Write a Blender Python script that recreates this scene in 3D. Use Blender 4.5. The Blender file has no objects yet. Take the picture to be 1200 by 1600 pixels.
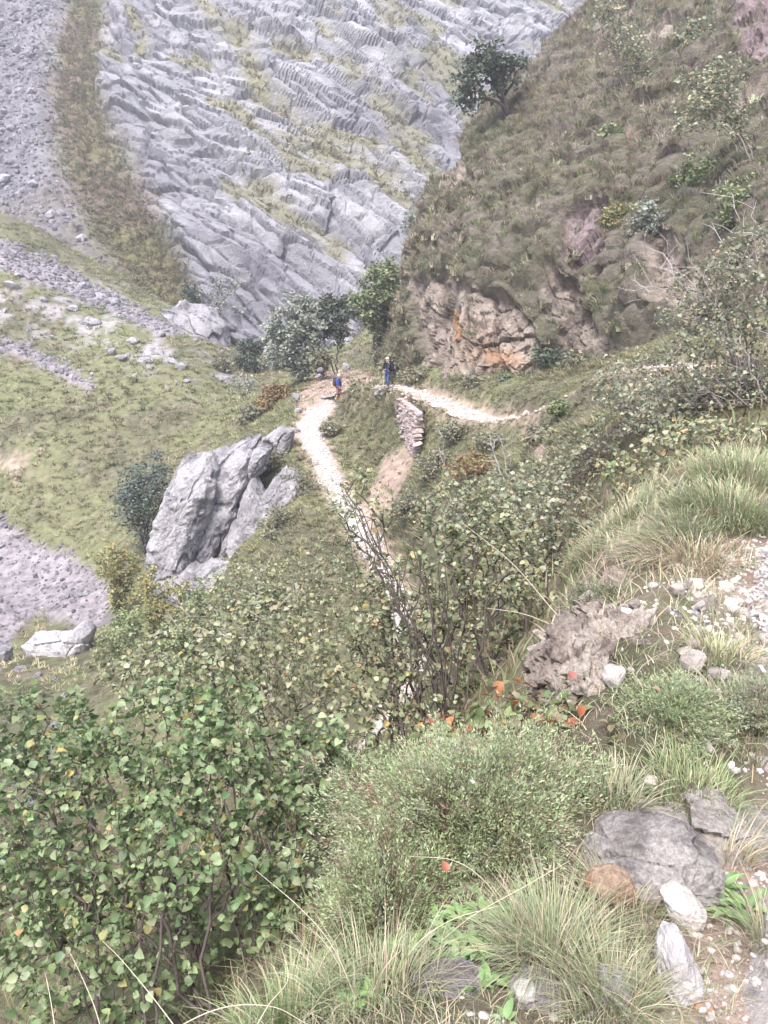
import bpy, bmesh, math
import numpy as np
from mathutils import Vector, Matrix

# ------------------------------------------------------------------ camera, sky, sun, exposure
sc = bpy.context.scene
COL = sc.collection
PITCH = math.radians(14.0)
FPX = 1232.0                      # focal length in pixels of a 1200 x 1600 picture
CAM = np.array([0.0, 0.0, 1.6])
cd = bpy.data.cameras.new('camera')
cd.sensor_fit = 'VERTICAL'; cd.sensor_height = 24.0; cd.lens = 24.0 * FPX / 1600.0
cd.clip_start = 0.05; cd.clip_end = 2000.0
cam = bpy.data.objects.new('camera', cd); COL.objects.link(cam)
cam.location = CAM; cam.rotation_euler = (math.pi / 2 - PITCH, 0, 0)
sc.camera = cam

SUN_EL, SUN_AZ = math.radians(58), math.radians(-160)      # azimuth from +Y (view direction) towards +X
w = bpy.data.worlds.new('World'); sc.world = w; w.use_nodes = True
wn = w.node_tree.nodes; wl = w.node_tree.links
sky = wn.new('ShaderNodeTexSky'); sky.sky_type = 'NISHITA'; sky.sun_disc = False
sky.sun_elevation = SUN_EL; sky.sun_rotation = SUN_AZ
sky.air_density = 1.0; sky.dust_density = 6.0; sky.ozone_density = 1.0; sky.altitude = 500
bg = wn['Background']; bg.inputs['Strength'].default_value = 0.115
wl.new(sky.outputs[0], bg.inputs['Color'])
sd = bpy.data.lights.new('sun', 'SUN'); sd.energy = 1.4; sd.angle = math.radians(20); sd.color = (1.0, 0.98, 0.96)
sun = bpy.data.objects.new('sun', sd); COL.objects.link(sun)
sdir = Vector((math.sin(SUN_AZ) * math.cos(SUN_EL), math.cos(SUN_AZ) * math.cos(SUN_EL), math.sin(SUN_EL)))
sun.rotation_euler = sdir.to_track_quat('Z', 'Y').to_euler()
sun.location = (30, -20, 60)
sc.view_settings.view_transform = 'Standard'; sc.view_settings.look = 'None'
sc.view_settings.exposure = 2.12; sc.view_settings.gamma = 1.0
sc.view_settings.use_curve_mapping = False
sc.render.engine = 'CYCLES'
sc.cycles.use_denoising = True
sc.cycles.max_bounces = 6; sc.cycles.diffuse_bounces = 3; sc.cycles.glossy_bounces = 2
sc.cycles.transmission_bounces = 3; sc.cycles.transparent_max_bounces = 4; sc.cycles.volume_bounces = 0

# ------------------------------------------------------------------ numeric helpers
RNG = np.random.default_rng(7)
cP, sP = math.cos(PITCH), math.sin(PITCH)

def at(px, py, Y):
    """the point of the place that stands Y metres ahead and shows at that spot of the photograph"""
    px, py, Y = np.broadcast_arrays(np.asarray(px, float), np.asarray(py, float), np.asarray(Y, float))
    xc = (px - 600) / FPX; yc = (800 - py) / FPX
    dy = cP + yc * sP; dz = -sP + yc * cP
    t = Y / dy
    return np.stack([CAM[0] + xc * t, CAM[1] + Y, CAM[2] + dz * t], -1)

def proj(P):
    d = P - CAM
    f = d[..., 1] * cP - d[..., 2] * sP
    u = d[..., 1] * sP + d[..., 2] * cP
    return 600 + FPX * d[..., 0] / f, 800 - FPX * u / f

def pxm(Y):            # metres per photo pixel at distance Y
    return Y / FPX / cP

def hsh(i, j, k, s):
    i = i.astype(np.int64); j = j.astype(np.int64); k = k.astype(np.int64)
    h = (i * 374761393 + j * 668265263 + k * 2147483647 + s * 974634777) & 0xFFFFFFFF
    h = ((h ^ (h >> 13)) * 1274126177) & 0xFFFFFFFF
    h = ((h ^ (h >> 16)) * 2246822519) & 0xFFFFFFFF
    return ((h ^ (h >> 15)) & 0xFFFFFF) / float(0xFFFFFF)

def vnoise(p, seed=0):
    f = np.floor(p); r = p - f; r = r * r * r * (r * (r * 6 - 15) + 10)
    i, j, k = f[..., 0], f[..., 1], f[..., 2]
    x, y, z = r[..., 0], r[..., 1], r[..., 2]
    def c(a, b, d): return hsh(i + a, j + b, k + d, seed)
    x00 = c(0,0,0) * (1-x) + c(1,0,0) * x; x10 = c(0,1,0) * (1-x) + c(1,1,0) * x
    x01 = c(0,0,1) * (1-x) + c(1,0,1) * x; x11 = c(0,1,1) * (1-x) + c(1,1,1) * x
    return ((x00 * (1-y) + x10 * y) * (1-z) + (x01 * (1-y) + x11 * y) * z) * 2 - 1

def fbm(p, oct=4, seed=0, gain=0.5, lac=2.03, ridged=False):
    p = np.asarray(p, float); a = 1.0; tot = 0; nrm = 0
    for o in range(oct):
        n = vnoise(p, seed + o * 17)
        if ridged: n = 1 - 2 * np.abs(n)
        tot = tot + a * n; nrm += a; a *= gain; p = p * lac + 11.3
    return tot / nrm

def worley2(p, seed=0, jit=0.9):
    """F1, F2, cell random, offset to the cell point, for 2-D points"""
    f = np.floor(p); N = p.shape[:-1]
    d1 = np.full(N, 9.0); d2 = np.full(N, 9.0); cid = np.zeros(N); ox = np.zeros(N); oy = np.zeros(N)
    z = np.zeros(N)
    for a in (-1, 0, 1):
        for b in (-1, 0, 1):
            ci, cj = f[..., 0] + a, f[..., 1] + b
            qx = ci + 0.5 + jit * (hsh(ci, cj, z, seed) - 0.5) - p[..., 0]
            qy = cj + 0.5 + jit * (hsh(ci, cj, z, seed + 1) - 0.5) - p[..., 1]
            d = np.sqrt(qx * qx + qy * qy); m = d < d1
            d2 = np.where(m, d1, np.minimum(d2, d))
            cid = np.where(m, hsh(ci, cj, z, seed + 2), cid)
            ox = np.where(m, qx, ox); oy = np.where(m, qy, oy)
            d1 = np.where(m, d, d1)
    return d1, d2, cid, ox, oy

def smooth(a, b, x):
    t = np.clip((x - a) / (b - a), 0, 1); return t * t * (3 - 2 * t)

def polymask(px, py, poly, soft):
    """1 inside the polygon, falling to 0 over soft outside/inside of its rim"""
    poly = np.asarray(poly, float); n = len(poly)
    inside = np.zeros(px.shape, bool); dmin = np.full(px.shape, 1e9)
    for i in range(n):
        x1, y1 = poly[i]; x2, y2 = poly[(i + 1) % n]
        c = ((y1 > py) != (y2 > py)) & (px < (x2 - x1) * (py - y1) / (y2 - y1 + 1e-12) + x1)
        inside ^= c
        t = np.clip(((px-x1)*(x2-x1)+(py-y1)*(y2-y1)) / ((x2-x1)**2+(y2-y1)**2+1e-9), 0, 1)
        dmin = np.minimum(dmin, np.hypot(px-x1-t*(x2-x1), py-y1-t*(y2-y1)))
    return smooth(-soft, soft, np.where(inside, dmin, -dmin))

def stripmask(px, py, pts, soft=0.5):
    """1 on a polyline of (x, y, half width)"""
    best = np.full(px.shape, 1e9)
    for (x1, y1, w1), (x2, y2, w2) in zip(pts[:-1], pts[1:]):
        t = np.clip(((px-x1)*(x2-x1)+(py-y1)*(y2-y1)) / ((x2-x1)**2+(y2-y1)**2+1e-9), 0, 1)
        best = np.minimum(best, np.hypot(px-x1-t*(x2-x1), py-y1-t*(y2-y1)) / (w1 + t * (w2 - w1)))
    return 1 - smooth(1 - soft, 1 + soft, best)

def crom(P, n):
    """Catmull-Rom resampling of the first axis to n samples"""
    m = P.shape[0]; t = np.linspace(0, m - 1, n); i = np.minimum(t.astype(int), m - 2)
    f = (t - i).reshape((-1,) + (1,) * (P.ndim - 1))
    p1 = P[i]; p2 = P[i + 1]
    p0 = np.where((i > 0).reshape(f.shape), P[np.maximum(i - 1, 0)], 2 * p1 - p2)
    p3 = np.where((i < m - 2).reshape(f.shape), P[np.minimum(i + 2, m - 1)], 2 * p2 - p1)
    return 0.5 * (2*p1 + (p2-p0)*f + (2*p0-5*p1+4*p2-p3)*f*f + (3*p1-p0-3*p2+p3)*f**3)

def norm(v): return v / (np.linalg.norm(v, axis=-1, keepdims=True) + 1e-12)

def gridnormals(P):
    du = np.gradient(P, axis=1); dv = np.gradient(P, axis=0)
    return norm(np.cross(du, dv))

def gridfaces(nv, nu):
    a = np.arange((nv - 1) * (nu - 1)); r = a // (nu - 1); c = a % (nu - 1); o = r * nu + c
    return np.stack([o, o + 1, o + nu + 1, o + nu], -1)

def lerp(a, b, t):
    t = np.asarray(t)[..., None]; return np.asarray(a) * (1 - t) + np.asarray(b) * t

# ------------------------------------------------------------------ mesh helpers
def mkmesh(name, V, F, mat=None, col=None, smooth_=False):
    me = bpy.data.meshes.new(name)
    V = np.asarray(V, np.float32).reshape(-1, 3)
    Fs = F if isinstance(F, list) else [F]
    Fs = [np.asarray(f, np.int32) for f in Fs if len(f)]
    me.vertices.add(len(V)); me.vertices.foreach_set('co', V.ravel())
    nl = sum(f.size for f in Fs); npoly = sum(len(f) for f in Fs)
    me.loops.add(nl); me.polygons.add(npoly)
    me.loops.foreach_set('vertex_index', np.concatenate([f.ravel() for f in Fs]))
    tot = np.concatenate([np.full(len(f), f.shape[1], np.int32) for f in Fs])
    me.polygons.foreach_set('loop_start', np.concatenate([[0], np.cumsum(tot)[:-1]]).astype(np.int32))
    try: me.polygons.foreach_set('loop_total', tot)
    except Exception: pass
    me.polygons.foreach_set('use_smooth', np.full(npoly, smooth_))
    if col is not None:
        c = np.ones((len(V), 4), np.float32); c[:, :3] = np.asarray(col, np.float32).reshape(-1, 3) if np.ndim(col) > 1 else np.asarray(col)
        a = me.attributes.new('col', 'FLOAT_COLOR', 'POINT'); a.data.foreach_set('color', c.ravel())
    if mat is not None: me.materials.append(mat)
    me.update(calc_edges=True)
    return me

def link(name, me, parent=None, label=None, cat=None, group=None, kind=None, loc=None):
    o = bpy.data.objects.new(name, me); COL.objects.link(o)
    if parent is not None: o.parent = parent
    if loc is not None: o.location = loc
    if label: o['label'] = label
    if cat: o['category'] = cat
    if group: o['group'] = group
    if kind: o['kind'] = kind
    return o

def obj(name, V, F, mat, col=None, smooth_=False, **kw):
    return link(name, mkmesh(name, V, F, mat, col, smooth_), **kw)

def rotm(ax, ang):
    """rotation matrices about unit axes (N,3) by ang (N)"""
    ax = norm(np.asarray(ax, float)); c = np.cos(ang)[:, None, None]; s = np.sin(ang)[:, None, None]
    K = np.zeros((len(ax), 3, 3)); K[:,0,1] = -ax[:,2]; K[:,0,2] = ax[:,1]; K[:,1,0] = ax[:,2]
    K[:,1,2] = -ax[:,0]; K[:,2,0] = -ax[:,1]; K[:,2,1] = ax[:,0]
    return np.eye(3) + s * K + (1 - c) * (K @ K)

def frame(fwd, nrm_):
    """matrices whose columns are side, forward, normal"""
    f = norm(fwd); s = norm(np.cross(f, nrm_)); n = np.cross(s, f)
    return np.stack([s, f, n], -1)

def scatter(tV, tF, pos, R, scale, cols=None):
    """copies of one template joined into arrays; R (N,3,3), scale (N,) or (N,3), cols (N,3)"""
    N = len(pos); scale = np.asarray(scale, float)
    if scale.ndim == 1: scale = scale[:, None]
    P = np.einsum('nij,nkj->nki', R, tV[None] * scale[:, None, :]) + pos[:, None, :]
    F = (tF[None] + (np.arange(N) * len(tV))[:, None, None]).reshape(-1, tF.shape[1])
    c = None if cols is None else np.repeat(cols, len(tV), 0)
    return P.reshape(-1, 3), F, c

class Bag:
    def __init__(s): s.V = []; s.F = []; s.C = []; s.n = 0
    def add(s, V, F, C=None):
        V = np.asarray(V, float).reshape(-1, 3); s.V.append(V); s.F.append(np.asarray(F) + s.n); s.n += len(V)
        if C is not None:
            C = np.asarray(C, float); s.C.append(np.broadcast_to(C, (len(V), 3)) if C.ndim == 1 else C)
    def get(s):
        Fs = {}
        for f in s.F: Fs.setdefault(f.shape[1], []).append(f)
        return np.concatenate(s.V), [np.concatenate(v) for v in Fs.values()], (np.concatenate(s.C) if s.C else None)
    def obj(s, name, mat, smooth_=False, **kw):
        V, F, C = s.get(); return obj(name, V, F, mat, C, smooth_, **kw)

def tube(pts, rad, sides=5):
    pts = np.asarray(pts, float); n = len(pts)
    t = norm(np.gradient(pts, axis=0)); ref = np.array([0.31, 0.2, 0.93])
    if abs(np.dot(t.mean(0), ref)) > 0.9: ref = np.array([1.0, 0.1, 0])
    a = norm(np.cross(t, ref)); b = np.cross(t, a)
    th = np.arange(sides) * 2 * math.pi / sides
    V = pts[:, None] + np.asarray(rad)[:, None, None] * (np.cos(th)[None, :, None] * a[:, None] + np.sin(th)[None, :, None] * b[:, None])
    i = np.arange(n - 1)[:, None] * sides; j = np.arange(sides)[None]; k = (j + 1) % sides
    F = np.stack([i + j, i + k, i + sides + k, i + sides + j], -1).reshape(-1, 4)
    return V.reshape(-1, 3), F

def blades(pos, h, lean, bend, wid, segs=3, rng=RNG):
    """curved tapered grass blades: lean (N,2) horizontal offset as share of h, bend droop"""
    N = len(pos); t = np.linspace(0, 1, segs + 1)
    P = np.zeros((N, segs + 1, 3))
    P[:, :, :2] = pos[:, None, :2] + lean[:, None, :] * (h[:, None, None] * (t ** 1.6)[None, :, None])
    L = np.hypot(lean[:, 0], lean[:, 1])
    P[:, :, 2] = pos[:, None, 2] + h[:, None] * (t[None] - bend[:, None] * t[None] ** 3)
    ang = np.arctan2(lean[:, 1], lean[:, 0]) + math.pi / 2 + rng.normal(0, .45, N); sd_ = np.stack([np.cos(ang), np.sin(ang), 0 * ang], -1)
    wt = (1 - t[:-1]) ** 0.6
    A = P[:, :-1] - sd_[:, None] * (wid[:, None] * wt[None])[..., None] * 0.5
    B = P[:, :-1] + sd_[:, None] * (wid[:, None] * wt[None])[..., None] * 0.5
    V = np.concatenate([A, B, P[:, -1:]], 1)              # segs A, segs B, tip
    k = 2 * segs + 1; q = []
    for s in range(segs - 1): q += [[s, segs + s, segs + s + 1], [s, segs + s + 1, s + 1]]
    q.append([segs - 1, 2 * segs - 1, 2 * segs]); q = np.array(q)
    F = (q[None] + (np.arange(N) * k)[:, None, None]).reshape(-1, 3)
    return V.reshape(-1, 3), F, k

_ico = {}
def ico(sub):
    if sub not in _ico:
        bm = bmesh.new(); bmesh.ops.create_icosphere(bm, subdivisions=sub, radius=1.0)
        _ico[sub] = (np.array([v.co[:] for v in bm.verts]), np.array([[v.index for v in f.verts] for f in bm.faces])); bm.free()
    return _ico[sub]

def rockmesh(seed, sub=3, planes=14, soft=14.0, rough=0.06, flat=(1, 1, 1)):
    """an angular stone: a sphere cut by random planes with softened edges"""
    rg = np.random.default_rng(seed); D, F = ico(sub)
    N = norm(rg.normal(size=(planes, 3))); d = rg.uniform(0.62, 1.0, planes)
    c = np.clip(D @ N.T, 1e-3, None) / d
    r = 1.0 / (np.sum(c ** soft, 1) + 0.8 ** soft) ** (1 / soft)
    V = D * r[:, None]
    V = V * (1 + rough * fbm(V * 2.3 + seed, 3, seed) + rough * 0.6 * fbm(V * 7 + seed, 2, seed + 3))[:, None]
    return V * np.asarray(flat), F

# ------------------------------------------------------------------ materials
def nt(name):
    m = bpy.data.materials.new(name); m.use_nodes = True
    n = m.node_tree.nodes; b = n['Principled BSDF']
    return m, n, m.node_tree.links, b

def col_material(name, rough=0.9, spec=0.2, var=0.25, scale=8.0, bump=0.0, bscale=20.0, transl=0.0, fine=None, hue=None):
    """colour from the 'col' attribute, broken up by noise; optional bump and translucency"""
    m, n, l, b = nt(name)
    at_ = n.new('ShaderNodeAttribute'); at_.attribute_name = 'col'
    tc = n.new('ShaderNodeTexCoord'); no = n.new('ShaderNodeTexNoise')
    no.inputs['Scale'].default_value = scale; no.inputs['Detail'].default_value = 6; no.inputs['Roughness'].default_value = 0.65
    l.new(tc.outputs['Object'], no.inputs['Vector'])
    mr = n.new('ShaderNodeMapRange'); mr.inputs['From Min'].default_value = 0.25; mr.inputs['From Max'].default_value = 0.75
    mr.inputs['To Min'].default_value = 1 - var; mr.inputs['To Max'].default_value = 1 + var
    l.new(no.outputs['Fac'], mr.inputs['Value'])
    mx = n.new('ShaderNodeVectorMath'); mx.operation = 'SCALE'
    l.new(at_.outputs['Color'], mx.inputs[0]); l.new(mr.outputs[0], mx.inputs['Scale'])
    out = mx.outputs[0]
    if hue:
        n2 = n.new('ShaderNodeTexNoise'); n2.inputs['Scale'].default_value = hue[0]; n2.inputs['Detail'].default_value = 4
        l.new(tc.outputs['Object'], n2.inputs['Vector'])
        r2 = n.new('ShaderNodeMapRange'); r2.inputs['From Min'].default_value = 0.45; r2.inputs['From Max'].default_value = 0.7; r2.inputs['To Max'].default_value = hue[2]
        l.new(n2.outputs['Fac'], r2.inputs['Value'])
        mm = n.new('ShaderNodeMix'); mm.data_type = 'RGBA'
        l.new(r2.outputs[0], mm.inputs[0]); l.new(out, mm.inputs[6]); mm.inputs[7].default_value = (*hue[1], 1)
        out = mm.outputs[2]
    l.new(out, b.inputs['Base Color'])
    b.inputs['Roughness'].default_value = rough; b.inputs['Specular IOR Level'].default_value = spec
    if bump:
        nb = n.new('ShaderNodeTexNoise'); nb.inputs['Scale'].default_value = bscale; nb.inputs['Detail'].default_value = 8; nb.inputs['Roughness'].default_value = 0.7
        l.new(tc.outputs['Object'], nb.inputs['Vector'])
        bp = n.new('ShaderNodeBump'); bp.inputs['Strength'].default_value = 1.0; bp.inputs['Distance'].default_value = bump
        l.new(nb.outputs['Fac'], bp.inputs['Height']); l.new(bp.outputs[0], b.inputs['Normal'])
    if transl:
        tr = n.new('ShaderNodeBsdfTranslucent'); l.new(out, tr.inputs['Color'])
        ms = n.new('ShaderNodeMixShader'); ms.inputs[0].default_value = transl
        l.new(b.outputs[0], ms.inputs[1]); l.new(tr.outputs[0], ms.inputs[2]); l.new(ms.outputs[0], n['Material Output'].inputs['Surface'])
    return m

def rock_material(name, scale, bump, var=0.3, stain=(0.16, 0.15, 0.16), stain_amt=0.6, crack=0.5):
    """limestone: attribute colour, lichen blotches, fine cracks"""
    m, n, l, b = nt(name)
    at_ = n.new('ShaderNodeAttribute'); at_.attribute_name = 'col'
    tc = n.new('ShaderNodeTexCoord')
    def noise(s, d=6, r=0.65):
        x = n.new('ShaderNodeTexNoise'); x.inputs['Scale'].default_value = s; x.inputs['Detail'].default_value = d
        x.inputs['Roughness'].default_value = r; l.new(tc.outputs['Object'], x.inputs['Vector']); return x
    n1 = noise(scale); n2 = noise(scale * 4.3, 8, 0.75)
    mr = n.new('ShaderNodeMapRange'); mr.inputs['From Min'].default_value = 0.25; mr.inputs['From Max'].default_value = 0.75
    mr.inputs['To Min'].default_value = 1 - var; mr.inputs['To Max'].default_value = 1 + var
    l.new(n2.outputs['Fac'], mr.inputs['Value'])
    mx = n.new('ShaderNodeVectorMath'); mx.operation = 'SCALE'; l.new(at_.outputs['Color'], mx.inputs[0]); l.new(mr.outputs[0], mx.inputs['Scale'])
    r2 = n.new('ShaderNodeMapRange'); r2.inputs['From Min'].default_value = 0.52; r2.inputs['From Max'].default_value = 0.68; r2.inputs['To Max'].default_value = stain_amt
    l.new(n1.outputs['Fac'], r2.inputs['Value'])
    mm = n.new('ShaderNodeMix'); mm.data_type = 'RGBA'; mm.blend_type = 'MULTIPLY'
    l.new(r2.outputs[0], mm.inputs[0]); l.new(mx.outputs[0], mm.inputs[6]); mm.inputs[7].default_value = (*[min(1, s * 2.4) for s in stain], 1)
    l.new(mm.outputs[2], b.inputs['Base Color'])
    b.inputs['Roughness'].default_value = 0.9; b.inputs['Specular IOR Level'].default_value = 0.15
    vo = n.new('ShaderNodeTexVoronoi'); vo.feature = 'DISTANCE_TO_EDGE'; vo.inputs['Scale'].default_value = scale * 2.0
    dm = n.new('ShaderNodeMix'); dm.data_type = 'RGBA'; dm.inputs[0].default_value = 0.25
    l.new(tc.outputs['Object'], dm.inputs[6]); l.new(n1.outputs['Color'], dm.inputs[7]); l.new(dm.outputs[2], vo.inputs['Vector'])
    cr = n.new('ShaderNodeMapRange'); cr.inputs['From Max'].default_value = 0.06; cr.inputs['To Min'].default_value = -crack * .0; cr.inputs['To Max'].default_value = 0
    l.new(vo.outputs['Distance'], cr.inputs['Value'])
    ad = n.new('ShaderNodeMath'); ad.operation = 'ADD'; l.new(cr.outputs[0], ad.inputs[0]); l.new(n2.outputs['Fac'], ad.inputs[1])
    bp = n.new('ShaderNodeBump'); bp.inputs['Strength'].default_value = 1.0; bp.inputs['Distance'].default_value = bump
    l.new(ad.outputs[0], bp.inputs['Height']); l.new(bp.outputs[0], b.inputs['Normal'])
    return m

M = {
 'mountain': rock_material('limestone_far', 0.35, 0.6, 0.28, stain_amt=0.35),
 'hill': col_material('hillside_earth_and_rock', 0.95, 0.1, 0.45, 2.2, 0.35, 4.5),
 'ground': col_material('turf_and_earth', 0.95, 0.1, 0.5, 1.9, 0.10, 7.0),
 'path': col_material('gravel_path', 0.95, 0.1, 0.22, 6.0, 0.04, 14.0),
 'rock': rock_material('limestone', 1.3, 0.30, 0.5, stain_amt=.85),
 'rock_near': rock_material('weathered_stone', 13.0, 0.035, 0.65, stain_amt=0.9, crack=0.4),
 'stone': rock_material('pale_pebble', 16.0, 0.004, 0.12, stain_amt=0.25, crack=0.1),
 'rock_frag': rock_material('broken_rock', 1.6, 0.006, 0.35, stain_amt=0.6, crack=0.2),
 'leaf': col_material('shrub_leaf', 0.5, 0.45, 0.15, 30.0, 0, 1, 0.32),
 'tussock': col_material('dry_tussock', 0.85, 0.15, 0.2, 1.5, 0, 1, 0.35),
 'grass': col_material('grass_blade', 0.7, 0.3, 0.15, 12.0, 0, 1, 0.25),
 'crown': col_material('tree_foliage', 0.6, 0.3, 0.2, 2.0, 0, 1, 0.15),
 'bark': col_material('bark', 0.9, 0.2, 0.3, 40.0, 0.004, 60.0),
 'cloth': col_material('clothing', 0.85, 0.15, 0.15, 12.0),
 'skin': col_material('skin', 0.6, 0.3, 0.05, 12.0),
}

# ------------------------------------------------------------------ terrain: the main ground
# (px, py, distance) of spots of bare ground in the photograph, and a few points beside the frame
_pp = [
 # knoll with the switchback
 (538,622,56),(605,606,46),(560,640,51),(600,640,45),(560,690,46),(590,720,43),(612,652,44.3),(624,678,42.3),(636,704,39.8),(652,714,38.2),(680,712,37.2),(640,745,37.6),
 (470,660,50),(490,700,45),(520,760,40),(560,830,35),(600,900,31),(645,1000,27),(640,1080,24),(560,1200,20.5),
 (510,605,60),(560,590,62),(590,575,60),(450,640,54),(430,670,50),(400,690,48),(430,740,43),(450,800,38),(440,860,34),(480,600,66),(430,620,68),
 (700,634,40),(765,656,35.5),(810,655,33),(900,626,30),(990,580,26),
 (700,690,36),(650,780,34),(620,840,33),(700,800,29.5),(760,740,30),(830,700,28),(760,850,23),(700,900,24),
 # gorge and left side
 (370,620,76),(330,660,70),(300,700,64),(240,760,58),(190,850,50),(100,900,50),(30,860,54),(-60,830,58),(90,1020,38),(0,1060,33),(-150,1000,40),(180,960,42),
 (250,1000,34),(350,950,33),(300,900,40),(400,920,32),(20,1200,24),(20,1500,12),(-200,1300,18),(200,1150,22),(400,1080,24),
 # left hillside
 (0,760,61),(0,620,73),(0,480,87),(0,405,97),(-200,640,69),(-200,480,82),(-250,400,92),(100,700,63.5),(150,580,78),(200,650,68.5),(150,480,93),(300,640,68),
 (340,640,71),(300,570,79),(250,490,95),(330,540,88),(380,590,82),(100,420,102),(0,345,125),(200,430,118),(400,560,100),(450,560,110),(-300,340,125),
 # slope of bushes below the photographer's terrace
 (650,1180,6.0),(600,1150,12),(650,1100,18),(300,1660,3.2),(100,1600,5.0),(450,1400,4.2),(300,1400,6.5),(560,1300,4.4),(750,1050,8),(760,1000,10.5),(800,900,14),
 (870,830,11.5),(820,1150,3.6),(900,720,16),(1000,660,18),(1090,610,17),(1200,565,12.5),(900,900,6.3),(880,960,5.2),(860,800,16),
]
_pp = np.array(_pp, float)
_CT = at(_pp[:, 0], _pp[:, 1], _pp[:, 2])
_xyz = np.array([  # terrace and trail near the camera, and rim points outside the frame
 (-0.55,0.6,-0.05),(-0.3,1.35,-0.03),(0.0,1.4,0),(0.5,1.4,0),(1.0,1.4,0),(1.5,1.4,0.02),(2.5,1.4,0.2),(0.2,1.9,-0.03),(0.6,1.9,0),(1.0,1.95,0.02),(1.4,2.0,0.05),
 (0.0,2.1,-0.25),(0.3,2.5,-0.18),(0.62,2.5,0.05),(1.0,2.5,0.17),(1.6,2.5,0.2),(2.6,2.6,0.35),(0.75,3.0,0.06),(1.2,3.0,0.2),(2.0,3.2,0.2),(3.2,3.4,0.6),
 (0.95,3.6,0.02),(1.3,3.9,0.2),(2.2,3.9,0.22),(1.5,4.6,0.12),(2.0,4.6,0.2),(2.8,4.6,0.22),(4.2,4.6,0.9),(1.9,5.6,0.15),(2.6,5.8,0.35),(3.4,5.8,0.35),(4.0,6.5,0.35),(2.6,7.5,0.05),(3.6,8.0,0.3),
 (-1.2,1.2,-1.2),(-2.5,1.5,-3.0),(-5,3,-6.5),(0,-2,0.0),(1.2,-2,0),(3,-2,0.8),(-2,-2,-1.8),(-5,-2,-5),(-10,4,-9.5),
 (6.5,10,0.5),(9.5,15,0.6),(9.6,22,0.2),(9.0,7,1.6),(12,12,2.4),(13,20,2.0),(12,27,1.5),(14,35,2),(25,30,8),(25,60,10),(30,90,12),(15,45,0),(-45,40,-13),(-40,25,-14),(-80,70,2),(-95,95,22),
 (-22,14,-13),(-30,8,-14),(6,60,-3),(0,75,-4),(10,90,0),(0,100,2),(-25,125,4),(0,130,5),(-60,135,8),(40,140,12),
])
_C = np.concatenate([_CT, _xyz])
def _warp(x, y):
    d = np.hypot(x, y + 4.0) + 0.5
    return np.stack([np.arctan2(x, y + 4.0) * 1.3, np.log(d)], -1), d
_W, _D = _warp(_C[:, 0], _C[:, 1])
def _kern(r2): return 0.5 * r2 * np.log(r2 + 1e-9)
_n = len(_C)
_A = np.zeros((_n + 3, _n + 3)); _r2 = ((_W[:, None] - _W[None]) ** 2).sum(-1)
_A[:_n, :_n] = _kern(_r2) + 0.0012 * np.eye(_n); _A[:_n, _n] = 1; _A[:_n, _n+1:] = _W; _A[_n, :_n] = 1; _A[_n+1:, :_n] = _W.T
_sol = np.linalg.solve(_A, np.concatenate([_C[:, 2] / _D, np.zeros(3)]))
def rbf(x, y):
    x = np.asarray(x, float); y = np.asarray(y, float); sh = x.shape; x = x.ravel(); y = y.ravel()
    W, D = _warp(x, y); out = np.empty(len(x))
    for s in range(0, len(x), 20000):
        q = W[s:s+20000]
        out[s:s+20000] = _kern(((q[:, None] - _W[None]) ** 2).sum(-1)) @ _sol[:_n] + _sol[_n] + q @ _sol[_n+1:]
    return (out * D).reshape(sh)

def dense(pts, step=0.4):
    P = crom(np.asarray(pts, float), 400); s = np.concatenate([[0], np.cumsum(np.linalg.norm(np.diff(P, axis=0), axis=1))])
    n = max(8, int(s[-1] / step)); q = np.linspace(0, s[-1], n)
    return np.stack([np.interp(q, s, P[:, k]) for k in range(P.shape[1])], -1)

_t1 = [(1.3,-2.5,0,.6),(1.3,0.4,0,.6),(1.36,1.4,0.0,.6),(1.75,1.8,.02,.6),(2.2,2.4,.1,.6),(2.38,3.0,.18,.65),(2.48,3.6,.2,.66),(2.8,4.2,.22,.66),(3.3,5.0,.25,.62),(4.3,6.5,.35,.6),(6.5,10,.5,.6),(9.5,15,.6,.7),(9.6,22,.2,.8)]
_t1 += [(*at(*p[:3]), p[3]) for p in [(990,580,26,.8),(900,626,30,.8),(820,652,33,.8),(765,655,35.5,.8),(706,634,39.5,.8),(650,613,43.6,.75),(610,604,46.5,.8),(570,608,51,1.0),(535,618,56,1.5)]]
_t2 = [(*at(*p[:3]), p[3]) for p in [(600,607,50,1.0),(550,614,54.5,1.3),(515,632,54,1.3),(483,664,50,1.0),(497,705,45,.75),(525,765,40,.68),(568,835,35,.68),(610,905,31,.6),(645,1000,27,.55),(640,1080,24,.55),(560,1200,20.5,.55)]]
TRAIL = dense(_t1, 0.3); PATH = dense(_t2, 0.3)

def trailinfo(x, y):
    """distance to the nearest trail in half widths, and the trail's height there"""
    x = np.asarray(x, float); y = np.asarray(y, float); sh = x.shape; q = np.stack([x.ravel(), y.ravel()], -1)
    best = np.full(len(q), 1e9); z = np.zeros(len(q))
    for T in (TRAIL[::2], PATH[::2]):
        for s in range(0, len(q), 20000):
            d = np.sqrt(((q[s:s+20000, None] - T[None, :, :2]) ** 2).sum(-1)) / T[None, :, 3]
            i = d.argmin(1); m = d[np.arange(len(i)), i]; b = m < best[s:s+20000]
            best[s:s+20000] = np.where(b, m, best[s:s+20000]); z[s:s+20000] = np.where(b, T[i, 2], z[s:s+20000])
    return best.reshape(sh), z.reshape(sh)

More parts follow.
